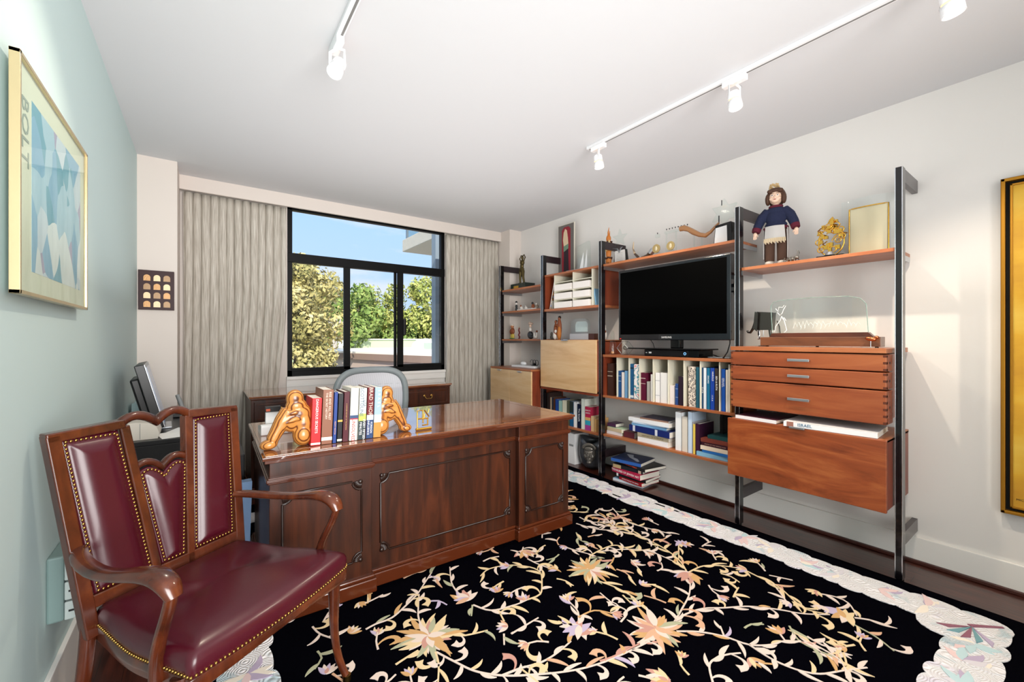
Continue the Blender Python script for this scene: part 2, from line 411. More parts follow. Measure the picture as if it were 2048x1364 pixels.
def tree(name, label, c, rx, rz, zt, lm, seed, n=2600, nb=16, ls=.22, trunk=True, cone=False, group='trees outside the window', gz=-7.0):
    """c=(x,y): place; crown centre height zt, half-width rx, half-height rz"""
    rnd = random.Random(seed); t = thing(name, label, 'tree', (c[0], c[1], gz), group=group)
    m = MB().use(lm); vs = []; fs = []
    blobs = []
    for i in range(nb):
        u = rnd.uniform(-1, 1); a = rnd.uniform(0, 6.28); k = rnd.uniform(.35, .8)
        w = (1.05 - (u + 1) / 2 * .8) if cone else math.sqrt(max(.08, 1 - u * u * .8))
        blobs.append((c[0] + rx * k * w * math.cos(a), c[1] + rx * k * w * math.sin(a), zt + rz * u * .8, rx * rnd.uniform(.28, .5) * (w if cone else 1)))
    for i in range(n):
        bx, by, bz, br = rnd.choice(blobs)
        d = Vector((rnd.gauss(0, 1), rnd.gauss(0, 1), rnd.gauss(0, 1))).normalized() * br * rnd.uniform(.7, 1.12)
        p = Vector((bx, by, bz)) + d
        nrm = (d.normalized() + Vector((rnd.uniform(-.8, .8), rnd.uniform(-.8, .8), rnd.uniform(-.8, .8)))).normalized()
        q = nrm.orthogonal().normalized(); w = nrm.cross(q); ang = rnd.uniform(0, 6.28)
        q, w = q * math.cos(ang) + w * math.sin(ang), w * math.cos(ang) - q * math.sin(ang)
        l = ls * rnd.uniform(.6, 1.3); o = len(vs)
        vs += [p - q * l, p + w * l * .5, p + q * l, p - w * l * .5]; fs.append((o, o + 1, o + 2, o + 3))
    m.add(vs, fs)
    build('foliage', m, t)
    if trunk:
        b = MB().use(bark); base = Vector((c[0], c[1], gz)); top = Vector((c[0], c[1], zt + rz * .3))
        b.tube([base, base.lerp(top, .5) + Vector((.1, 0, 0)), top], [rx * .07, rx * .05, rx * .02], 8)
        for bx, by, bz, br in blobs[:9]:
            s0 = base.lerp(top, rnd.uniform(.5, .9)); b.tube([s0, s0.lerp(Vector((bx, by, bz)), .5) + Vector((0, 0, .2)), (bx, by, bz)], [rx * .028, rx * .018, rx * .008], 6)
        build('trunk', b, t)
    return t
GZ = -7
# directions: x = y * k with k from .14 (left jamb) to .51 (right jamb)
tree('conifer_tree', 'broad yellowing tree close outside the left window pane', (1.75, 13.0), 1.75, 3.4, 1.1, lf_gold, 3, 30000, nb=60, ls=.075, cone=True)
tree('bare_topped_tree', 'thin golden tree rising behind the broad yellowing tree', (4.3, 23.0), 1.9, 2.6, 3.0, lf_gold, 5, 3000, ls=.14)
tree('leafy_tree', 'dark green round tree behind the utility pole', (9.2, 34.0), 2.8, 3.0, 2.4, lf_green, 7, 4200, ls=.22)
tree('leafy_tree', 'feathery olive tree behind the middle window pane', (13.2, 40.0), 2.9, 3.6, 2.5, lf_mix, 8, 3800, ls=.2)
tree('leafy_tree', 'golden green tree with a wide crown at the mullion', (16.0, 38.0), 2.8, 3.8, 3.0, lf_mix, 11, 3800, ls=.22)
tree('leafy_tree', 'tall yellow green tree with a dark forked trunk seen in the right pane', (17.6, 35.0), 2.7, 4.2, 3.6, lf_mix, 12, 3400, ls=.2)
tree('leafy_tree', 'bright green tree at the right edge of the window', (20.6, 36.0), 2.6, 4.2, 3.6, lf_green, 14, 4200, ls=.2)
for i, (x, lab, l) in enumerate([(7.0, 'low green bush row end behind the pole', lf_green), (11.0, 'low dark bush under the round green tree', lf_green), (14.8, 'low bush beyond the roof in the middle pane', lf_green), (18.6, 'low yellow green bush beyond the roof in the right pane', lf_mix), (22.4, 'low bush beyond the roof at the far right', lf_green)]):
    tree('bush', lab, (x, 37.5), 2.6, 1.5, -.4 + 1.4, l, 20 + i, 3000, ls=.22, trunk=False, group='bushes beyond the flat roof', gz=-1)
tree('distant_tree', 'distant hazy tree line on the horizon', (14, 62.0), 12, 2.2, 1.5, lf_green, 40, 5000, ls=.5, trunk=False, group=None, gz=-6)
struct('outside_ground', MB().use(mat('outside_ground', '8C9078', .9)).box(-60, 90, 6, 130, GZ - .2, GZ))
roof_w = mat('white_roof', 'E4DED6', .8); roof_g = mat('green_parapet', 'B4C4A0', .8); roof_b = mat('brown_fascia', '8A7468', .8); roof_p = mat('tan_roof', 'B9A69C', .85)
b = thing('flat_roof_building', 'low building with a white flat roof and green parapet below the trees', 'building', (10, 24, GZ))
# corner of the upper roof and its dark edge running towards the right
poly = [(5.2, 33.0), (5.6, 27.0), (8.6, 16.5), (9.0, 14.4), (26, 14.4), (26, 33.0)]
build('flat_roof', MB().use(roof_w).prism(poly, .50, .60, lambda u, v, w: (u, v, w)), b)
build('fascia', MB().use(roof_b).prism([(x - .05, y - .02) for x, y in poly], .18, .50, lambda u, v, w: (u, v, w)), b)
build('wall', MB().use(roof_p).prism([(x + .1, y) for x, y in poly], GZ, .18, lambda u, v, w: (u, v, w)), b)
build('parapet', MB().use(roof_g).box(4.5, 27, 33.0, 33.5, GZ, 1.22), b)
build('parapet_coping', MB().use(roof_w).box(4.4, 27, 32.9, 33.6, 1.22, 1.30), b)
build('skylight', MB().use(mat('roof_light', 'C4D0C0', .5)).box(12.2, 15.2, 25.0, 27, .60, 1.02), b)
build('dome_vent', MB().use(roof_w).lathe([(1.1, .6), (1.0, .95), (.7, 1.2), (.1, 1.33)], (13.5, 29.5, 0), 20), b)
b2 = thing('lower_roof', 'lower tan roof in front of the white flat roof outside', 'building', (4.5, 11, GZ))
build('roof_slab', MB().use(roof_p).prism([(3.0, 20), (2.8, 9.0), (9, 9.0), (9, 15), (5.3, 24)], -.55, -.40, lambda u, v, w: (u, v, w)), b2)
build('roof_edge', MB().use(roof_b).box(2.9, 6, 8.9, 9.0, -.7, -.36), b2)
build('wall', MB().use(roof_p).prism([(3.1, 20), (2.9, 9.2), (8.8, 9.2), (8.8, 15), (5.3, 23)], GZ, -.55, lambda u, v, w: (u, v, w)), b2)
# brick chimney on the lower roof
c_ = build('chimney', MB().use(roof_b).box(3.42, 3.78, 10.0, 10.3, -.40, .22).use(roof_w).box(3.38, 3.82, 9.96, 10.34, .22, .27), loc=(3.6, 10.15, -.4))
tag(c_, 'small brick chimney on the lower tan roof', 'chimney')
# utility pole
up = thing('utility_pole', 'grey utility pole with crossarm and transformer among the trees', 'utility pole', (6.86, 29.0, GZ))
pm = mat('weathered_pole', 'B4ACA4', .8)
build('pole', MB().use(pm).cyl((6.86, 29, GZ), .17, 9.6, n=12), up)
build('crossarm', MB().use(pm).box(6.0, 7.75, 28.9, 29.1, 2.30, 2.42), up)
build('transformer', MB().use(mat('transformer_grey', 'D5D8DA', .5)).cyl((7.28, 28.9, .7), .24, .75, n=16), up)
for dx in (-.75, -.3, .35, .8): build('insulator', MB().use(pm).cyl((6.86 + dx, 29, 2.42), .05, .22, n=8), up)
# balcony of the neighbouring wing and a steel column near the window
bal = thing('balcony', 'concrete balcony slab of the building jutting in at the upper right', 'balcony', (4.5, 8.0, 2.4))
build('slab', MB().use(out_wall).box(3.2, 6.0, 5.2, 8.1, 3.016, 3.25), bal, bevel=.01)
build('wing_wall', MB().use(out_wall).box(4.9, 6.0, 5.2, 8.1, GZ, 5.5), bal)
build('railing', MB().use(mat('rail_grey', '6E7C86', .4, metal=.5)).box(3.24, 6, 7.98, 8.02, 3.95, 4.0).box(3.24, 3.28, 5.2, 8.02, 3.95, 4.0).box(3.24, 3.28, 7.98, 8.02, 3.25, 4.0).box(3.24, 3.28, 6.6, 6.64, 3.25, 4.0), bal)
build('railing_glass', MB().use(glass('rail_glass', 'D8E4E4')).box(3.28, 6, 7.99, 8.0, 3.28, 3.9), bal)
tag(build('steel_column', MB().use(mat('grey_steel', '7C8894', .5)).box(2.52, 2.64, 5.2, 5.32, GZ, 3.3), loc=(2.58, 5.26, GZ)), 'grey steel column standing just outside the right pane', 'column')
STEMS = [[(0.753,1.546),(0.786,1.463),(0.828,1.371),(0.899,1.293),(0.994,1.228),(1.116,1.161),(1.222,1.122),(1.332,1.099),(1.498,1.077)],[(0.899,1.293),(0.975,1.28),(1.062,1.256),(1.148,1.257),(1.232,1.271)],[(0.75,1.548),(0.731,1.481),(0.691,1.405)],[(0.597,1.579),(0.645,1.589),(0.698,1.598)],[(0.565,1.847),(0.611,1.856),(0.684,1.855),(0.772,1.903),(0.848,1.953),(0.916,2.018),(0.99,2.089)],[(0.768,1.72),(0.785,1.797),(0.855,1.947)],[(1.027,1.717),(1.074,1.633),(1.186,1.601),(1.26,1.598)],[(1.26,1.598),(1.337,1.595),(1.404,1.661),(1.462,1.744),(1.448,1.821),(1.371,1.9),(1.261,1.935),(1.184,1.904)],[(1.024,1.719),(0.98,1.654)],[(1.014,1.832),(1.029,1.935),(1.094,2.079)],[(1.079,1.537),(1.101,1.613)],[(1.32,1.317),(1.39,1.387),(1.412,1.47),(1.438,1.522)],[(1.363,1.36),(1.46,1.351),(1.514,1.28)],[(1.657,1.496),(1.68,1.42),(1.687,1.304),(1.655,1.258)],[(1.756,1.666),(1.832,1.71),(2.019,1.707),(2.063,1.594),(2.158,1.551)],[(1.305,1.313),(1.274,1.394)],[(1.494,1.894),(1.504,1.826),(1.533,1.736)],[(0.382,2.002),(0.398,1.934),(0.445,1.859)],[(0.389,1.676),(0.416,1.606)],[(2.048,2.061),(2.096,1.924),(2.181,1.829),(2.235,1.726),(2.255,1.621)],[(2.202,1.846),(2.274,2.003),(2.282,2.112)],[(1.952,1.964),(1.9,1.88),(1.912,1.799)],[(1.763,1.866),(1.785,1.796),(1.823,1.716)],[(0.828,1.64),(0.877,1.57),(0.988,1.53)],[(0.967,2.062),(0.991,2.003)],[(1.057,1.453),(1.218,1.465)],[(1.032,1.471),(0.996,1.418)],[(0.987,1.188),(0.975,1.28)],[(1.688,1.086),(1.785,1.085),(1.882,1.06),(1.964,1.006),(2.069,0.942),(2.154,0.852),(2.214,0.772),(2.305,0.697)],[(1.688,1.086),(1.811,1.122),(1.923,1.158),(2.026,1.214),(2.052,1.242)],[(1.641,1.046),(1.717,0.986),(1.775,0.909),(1.81,0.824),(1.885,0.769),(1.96,0.744),(2.03,0.67)],[(1.81,0.824),(1.8,0.734),(1.82,0.655),(1.866,0.596),(1.953,0.551),(2.049,0.5)],[(1.504,0.812),(1.582,0.866),(1.67,0.855),(1.735,0.822)],[(1.247,1.125),(1.303,1.11),(1.369,1.103),(1.486,1.09)],[(2.103,1.278),(2.183,1.378),(2.233,1.52),(2.244,1.677),(2.231,1.831),(2.192,1.977)],[(2.112,1.272),(2.234,1.259),(2.327,1.191),(2.378,1.115)],[(2.378,1.115),(2.367,1.036),(2.353,0.93),(2.287,0.832),(2.263,0.772),(2.305,0.697)],[(2.241,0.846),(2.304,0.902),(2.367,0.965)],[(2.324,0.656),(2.308,0.599),(2.291,0.532),(2.245,0.463)],[(2.369,0.623),(2.404,0.58),(2.425,0.514)],[(2.444,0.799),(2.487,0.726),(2.476,0.674),(2.395,0.622)],[(1.98,0.775),(1.947,0.738)],[(2.077,0.586),(2.01,0.554),(1.959,0.553)],[(1.495,1.227),(1.575,1.257),(1.569,1.337),(1.583,1.428)],[(1.808,1.351),(1.868,1.307)],[(2.337,1.475),(2.183,1.378)],[(2.091,0.59),(2.12,0.626)],[(2.058,0.702),(2.05,0.648),(2.077,0.593)],[(1.724,0.769),(1.79,0.708)],[(1.892,1.707),(2.031,1.636),(2.13,1.533),(2.144,1.379)],[(1.964,1.538),(1.904,1.423)],[(2.455,2.093),(2.356,1.898),(2.368,1.77),(2.431,1.593)],[(2.355,1.253),(2.427,1.316),(2.476,1.28)],[(1.66,1.35),(1.64,1.285)],[(1.775,0.909),(1.825,0.952)]]
# ================================================================== rug
rug_blk = mat('rug_black_pile', '020206', 1, spec=.02, bump=(300, .4, .003))
def swirl_mat(name, base, t1, t2):
    m = mat(name, base, .95, spec=.1, sheen=.2); t = m.node_tree; b = t.nodes['Principled BSDF']
    k = N(t, 'ShaderNodeTexCoord'); n = N(t, 'ShaderNodeTexNoise'); n.inputs['Scale'].default_value = 4.5; n.inputs['Detail'].default_value = 3; n.inputs['Distortion'].default_value = 1.2
    t.links.new(k.outputs['Object'], n.inputs['Vector']); r = ramp(t, n.outputs[0], [(.36, t1), (.46, base), (.62, base), (.74, t2)])
    t.links.new(r.outputs[0], b.inputs['Base Color'])
    v = N(t, 'ShaderNodeTexVoronoi'); v.inputs['Scale'].default_value = 13; v.inputs['Randomness'].default_value = .9; t.links.new(k.outputs['Object'], v.inputs['Vector'])
    mm = N(t, 'ShaderNodeMath', operation='MULTIPLY'); mm.inputs[1].default_value = 55; t.links.new(v.outputs['Distance'], mm.inputs[0])
    sn = N(t, 'ShaderNodeMath', operation='SINE'); t.links.new(mm.outputs[0], sn.inputs[0])
    u = N(t, 'ShaderNodeBump'); u.inputs['Strength'].default_value = .5; u.inputs['Distance'].default_value = .006
    t.links.new(sn.outputs[0], u.inputs['Height']); t.links.new(u.outputs[0], b.inputs['Normal']); return m
rug_iv = swirl_mat('rug_ivory', 'E0DFE2', 'B4C6CE', 'C6BFD2')
rcol = [mat('rug_cream', 'D2BC96', .95, spec=.1), mat('rug_tan', 'C0996A', .95, spec=.1), mat('rug_peach', 'C8A084', .95, spec=.1),
        mat('rug_shell', 'D2C2B8', .95, spec=.1), mat('rug_sage', 'A3A48A', .95, spec=.1), mat('rug_rose', 'B98C80', .95, spec=.1), mat('rug_lilac', 'B3A6BE', .95, spec=.1), mat('rug_blue', '8FAFB8', .95, spec=.1)]
rw = [8, 3.5, 2.5, 11, 2, 1.2, .9, 0]
def build_rug():
    rnd = random.Random(42)
    m = MB(); X0, X1, Y0, Y1 = -.09, 2.93, .07, 3.75; T = .012
    m.use(rug_blk).box(X0, X1, Y0, Y1, .0015, T)
    ZL = [0]
    def poly(pts, mt, z=T + .002, ext=True):
        ZL[0] = (ZL[0] + 1) % 23; z += ZL[0] * .00004
        m.use(mt); n = len(pts)
        m.add([(x, y, z) for x, y in pts] + [(x, y, T - .001) for x, y in pts], [list(range(n))] + [(n + k, n + (k + 1) % n, (k + 1) % n, k) for k in range(n)])
    def leaf(x, y, a, L, Wd, curl, mt):
        n = 7; l = []; r = []; px, py = x, y; h = a
        for i in range(n + 1):
            t = i / n; w = Wd * (math.sin(math.pi * min(1, t * .96 + .04)) ** .8) * (1.15 - .5 * t) + .0006
            l.append((px - math.sin(h) * w, py + math.cos(h) * w)); r.append((px + math.sin(h) * w, py - math.cos(h) * w))
            h += curl / n; px += math.cos(h) * L / n; py += math.sin(h) * L / n
        poly(l + r[::-1], mt)
    def scroll(x, y, a, L, mt, curl):
        """flourish: hooked stem with a blunt split end"""
        n = 9; l = []; r = []; px, py = x, y; h = a
        for i in range(n + 1):
            t = i / n; w = .002 + .011 * t ** 1.6
            l.append((px - math.sin(h) * w, py + math.cos(h) * w)); r.append((px + math.sin(h) * w, py - math.cos(h) * w))
            h += curl / n * (1.6 * t + .2); px += math.cos(h) * L / n; py += math.sin(h) * L / n
        tip = [(px + math.cos(h - .9) * .022, py + math.sin(h - .9) * .022), (px + math.cos(h) * .010, py + math.sin(h) * .010), (px + math.cos(h + .9) * .022, py + math.sin(h + .9) * .022)]
        poly(r + tip + l[::-1], mt)
    def stem(pts):
        sm = []
        P = [Vector((a, b)) for a, b in pts]
        for i in range(len(P) - 1):
            p0 = P[max(i - 1, 0)]; p1 = P[i]; p2 = P[i + 1]; p3 = P[min(i + 2, len(P) - 1)]
            k = max(2, int((p2 - p1).length / .02))
            for j in range(k):
                t = j / k; sm.append(.5 * ((2 * p1) + (p2 - p0) * t + (2 * p0 - 5 * p1 + 4 * p2 - p3) * t * t + (3 * p1 - p0 - 3 * p2 + p3) * t ** 3))
        sm.append(P[-1]); n = len(sm); l = []; r = []
        for i in range(n):
            d = (sm[min(i + 1, n - 1)] - sm[max(i - 1, 0)]).normalized(); w = .0042 * (1 - .35 * i / n)
            l.append((sm[i].x - d.y * w, sm[i].y + d.x * w)); r.append((sm[i].x + d.y * w, sm[i].y - d.x * w))
        base = rnd.choices(rcol, rw)[0]
        for i in range(n - 1): poly([l[i], l[i + 1], r[i + 1], r[i]], base)
        acc = rnd.uniform(0, .03); side = rnd.choice((-1, 1))
        for i in range(1, n - 1):
            acc += (sm[i] - sm[i - 1]).length
            if acc > .036:
                acc = 0; side = -side; d = (sm[i + 1] - sm[i - 1]).normalized(); a = math.atan2(d.y, d.x)
                mt = base if rnd.random() < .5 else rnd.choices(rcol, rw)[0]
                q = rnd.random()
                if q < .22: scroll(sm[i].x, sm[i].y, a + side * .7, rnd.uniform(.07, .11), mt, side * rnd.uniform(1.8, 2.8))
                else: leaf(sm[i].x, sm[i].y, a + side * rnd.uniform(.45, .8), rnd.uniform(.055, .10), rnd.uniform(.0065, .0105), side * rnd.choice((-.9, .7, 1.1, -.5)), mt)
    for s_ in STEMS: stem(s_)
    # extra sprays in the parts of the field away from the traced vines
    def flower(x, y, R0, big, a0=None):
        a0 = rnd.uniform(0, 6.28) if a0 is None else a0
        c1, c2 = (rcol[0], rcol[1]) if rnd.random() < .6 else (rcol[3], rcol[2])
        if big:
            for k in range(19):
                a = a0 + k * 2 * math.pi / 19 + rnd.uniform(-.08, .08)
                leaf(x + math.cos(a) * .02, y + math.sin(a) * .02, a, R0 * rnd.uniform(.7, 1.1), R0 * .10, rnd.uniform(-.7, .7), rnd.choice((c1, c1, c2, rcol[4], rcol[1])))
            for k in range(13):
                a = a0 + .2 + k * 2 * math.pi / 13
                leaf(x, y, a, R0 * .75, R0 * .10, rnd.uniform(-.5, .5), rnd.choice((c2, rcol[5], rcol[3])))
            for k in range(9):
                a = a0 + .3 + k * 2 * math.pi / 9
                leaf(x, y, a, R0 * .55, R0 * .13, rnd.uniform(-.4, .4), rnd.choice((c2, rcol[3], rcol[5])))
            for k in range(6):
                a = a0 + k * 1.05; leaf(x, y, a, R0 * .3, R0 * .09, 0, rnd.choice((c1, rcol[3])))
        else:
            for k in range(5):
                a = a0 + (k - 2) * .42
                leaf(x - math.cos(a0) * R0 * .4, y - math.sin(a0) * R0 * .4, a, R0 * 1.3, R0 * .24, 0, rnd.choice((c1, c2, rcol[3], rcol[5], rcol[6])))
            leaf(x - math.cos(a0) * R0 * .4, y - math.sin(a0) * R0 * .4, a0, R0 * .7, R0 * .2, 0, rnd.choice((rcol[5], rcol[2])))
    for x, y, r in ((.765, 1.648, .135), (1.702, 1.602, .125), (1.581, 1.107, .13)): flower(x, y, r, True)
    for x, y, r in ((1.021, 1.791, .07), (1.525, 1.959, .075), (1.302, 1.31, .085), (2.379, 1.474, .06), (2.351, .663, .075), (1.369, .932, .06), (2.079, 1.258, .085)): flower(x, y, r, False); flower(x, y, r * .8, False)
    for x, y in ((1.059, 1.509), (1.251, 1.615), (1.349, 1.905), (1.549, 1.725), (1.178, 1.75), (1.421, 1.491), (1.517, 1.272), (.515, 1.871), (1.758, 1.869), (1.911, 1.799), (2.192, 1.868), (1.819, 1.349), (1.662, 1.263), (.376, 1.704), (.599, 2.04), (1.954, 1.509), (2.413, 1.309), (2.377, 1.115), (2.241, .846), (2.454, .802), (1.995, .789), (2.099, .592), (1.731, .773), (2.103, 1.521), (2.379, 1.681), (2.383, 1.893), (2.2, 2.3), (2.42, 2.55)):
        flower(x, y, rnd.uniform(.032, .045), False)
    allp = [Vector(p) for st in STEMS for p in st]
    allp += [allp_a.lerp(allp_b, k / 6) for st in STEMS for allp_a, allp_b in zip([Vector(p) for p in st], [Vector(p) for p in st][1:]) for k in range(1, 6)]
    for i in range(900):    # sprigs fill the bare patches
        p = Vector((rnd.uniform(.33, 2.5), rnd.uniform(.48, 2.15)))
        if min((p - w).length for w in allp) > .085:
            a = rnd.uniform(0, 6.28); c = rnd.uniform(-.8, .8)
            st = [tuple(p + Vector((math.cos(a), math.sin(a))) * -.05), tuple(p), tuple(p + Vector((math.cos(a + c), math.sin(a + c))) * .055)]
            stem(st); allp += [Vector(q) for q in st]
            if rnd.random() < .4: flower(*st[-1], rnd.uniform(.026, .036), False, a + c)
    for i in range(16):     # far part, towards the shelves
        x, y = rnd.uniform(2.1, 2.45), rnd.uniform(1.95, 3.2); a = rnd.uniform(0, 6.28)
        stem([(x, y), (x + .1 * math.cos(a), y + .1 * math.sin(a)), (x + .2 * math.cos(a + .5), y + .2 * math.sin(a + .5))])
    for i in range(8):
        x, y = rnd.uniform(.5, 2.2), rnd.uniform(.45, .95); a = rnd.uniform(0, 6.28)
        stem([(x, y), (x + .1 * math.cos(a), y + .1 * math.sin(a)), (x + .2 * math.cos(a + .5), y + .2 * math.sin(a + .5))])
    # scalloped ivory border: lobed outline, closed ring between outer and inner wavy loops
    z = T + .0028; m.use(rug_iv)
    bx = (.085, .19, 2.66, 2.795); by = (.235, .335, 3.42, 3.52)
    for r_ in ((bx[0], bx[1], by[0], by[3]), (bx[2], bx[3], by[0], by[3]), (bx[1], bx[2], by[0], by[1]), (bx[1], bx[2], by[2], by[3])): m.box(r_[0], r_[1], r_[2], r_[3], T - .001, z)
    q_ = random.Random(5)
    def lobes(x0, x1, y0, y1, sgn, pitch, depth):
        cor = [(x0, y0), (x1, y0), (x1, y1), (x0, y1)]
        for e in range(4):
            a = Vector(cor[e]); b = Vector(cor[(e + 1) % 4]); L = (b - a).length; d = (b - a) / L; nn = Vector((d.y, -d.x)) * sgn; s = 0
            while s < L - 1e-6:
                w = min(pitch * q_.uniform(.6, 1.35), L - s)
                if L - s - w < pitch * .4: w = L - s
                dd = depth * q_.uniform(.65, 1.25)
                arc = [a + d * (s + w * .5 - w * .56 * math.cos(math.pi * k / 10)) + nn * dd * (math.sin(math.pi * k / 10) ** .6) for k in range(11)]
                pts = [(p.x, p.y) for p in arc] + [tuple(a + d * (s + w) - nn * .02), tuple(a + d * s - nn * .02)]
                area = sum(pts[i][0] * pts[(i + 1) % len(pts)][1] - pts[(i + 1) % len(pts)][0] * pts[i][1] for i in range(len(pts)))
                if area < 0: pts = pts[::-1]
                poly(pts, rug_iv, z=T + .0026); s += w
    lobes(bx[0], bx[3], by[0], by[3], 1, .15, .045); lobes(bx[1], bx[2], by[1], by[2], -1, .12, .04)
    for cx_, cy_ in ((bx[3], by[0]), (bx[0], by[0])):
        poly([(cx_ - .02 + .07 * math.cos(k * .4), cy_ + .02 + .07 * math.sin(k * .4)) for k in range(16)], rug_iv, z=T + .0026)
    poly([(bx[2] - .04 + .09 * math.cos(k * .4), by[1] + .04 + .09 * math.sin(k * .4)) for k in range(16)], rug_iv, z=T + .0026)
    # carved pastel flowers and leaves lying on the border
    pas = [mat('rug_pale_blue', 'B4CDD2', .95), rcol[6], mat('rug_pale_pink', 'DCC2C2', .95), mat('rug_pale_cream', 'E6DDD0', .95), mat('rug_pearl', 'CFCBD2', .95), rug_iv]
    T0 = T
    def onb(x, y, s, ang):
        for k in range(7):
            a = ang + rnd.uniform(-1.9, 1.9); px, py = x, y
            n = 7; l = []; r = []; h = a; Lx = s * rnd.uniform(.5, 1.1); W0 = s * .15
            for i in range(n + 1):
                t = i / n; w = W0 * math.sin(math.pi * min(1, t * .95 + .05)) * (1.1 - .4 * t) + .0006
                l.append((px - math.sin(h) * w, py + math.cos(h) * w)); r.append((px + math.sin(h) * w, py - math.cos(h) * w))
                h += rnd.uniform(-.25, .35); px += math.cos(h) * Lx / n; py += math.sin(h) * Lx / n
            poly(l + r[::-1], rnd.choice(pas), z=T0 + .0046)
    for y in [.45 + .17 * i for i in range(18)]: onb(2.735 + rnd.uniform(-.03, .03), y, .11, rnd.choice((1.57, -1.57)))
    for x in [.35 + .17 * i for i in range(14)]: onb(x, .28 + rnd.uniform(-.02, .02), .11, rnd.choice((0, 3.14)))
    for y in [.5 + .17 * i for i in range(17)]: onb(.13 + rnd.uniform(-.02, .02), y, .1, rnd.choice((1.57, -1.57)))
    # corner blossom with dark stamens
    dk = mat('rug_plum', '8A5A6A', .95); tl = mat('rug_teal', '6E98A0', .95)
    for k, mt in enumerate((dk, tl, dk, tl, rcol[6])):
        a = 2.3 + k * .35; poly([(2.70, .30), (2.70 + .13 * math.cos(a), .30 + .13 * math.sin(a)), (2.70 + .10 * math.cos(a + .22), .30 + .10 * math.sin(a + .22))], mt, z=T0 + .0058)
    poly([(2.70, .30), (2.80, .215), (2.806, .222), (2.71, .315)], dk, z=T0 + .0058)
    o = build('floral_rug', m, loc=(1.42, 1.9, 0))
    tag(o, 'black floral rug with vines and a scalloped ivory border', 'rug')
build_rug()

# ================================================================== executive desk
def frame_panel(m, x0, x1, z0, z1, y, sgn=-1, r=.045):
    """raised bead with notched corners on a vertical face looking along -y"""
    pts = []
    for cx, cz, a0 in ((x0, z0, 0), (x1, z0, 90), (x1, z1, 180), (x0, z1, 270)):
        for k in range(6):
            a = R(a0 + 90 - 18 * k); pts.append((cx + r * math.cos(a), y, cz + r * math.sin(a)))
    m.tube(pts, .0055, 6, up=(0, 1, 0), closed=True)
def fan(m, x, z, y, sx, sz, r=.042):
    for k in range(7):
        a = R(8 + 12.4 * k); dx, dz = math.cos(a) * sx, math.sin(a) * sz
        m.ell((x + dx * r * .55, y, z + dz * r * .55), (r * .42, .006, .0055), rot=(0, -math.atan2(dz, dx), 0), nu=8, nv=6)
    m.ell((x + sx * .006, y - .001, z + sz * .006), (.012, .008, .012), nu=10, nv=6)
    pts = [(x + sx * r * math.cos(R(k * 11.25)), y, z + sz * r * math.sin(R(k * 11.25))) for k in range(9)]
    m.tube(pts, .004, 6, up=(0, 1, 0))
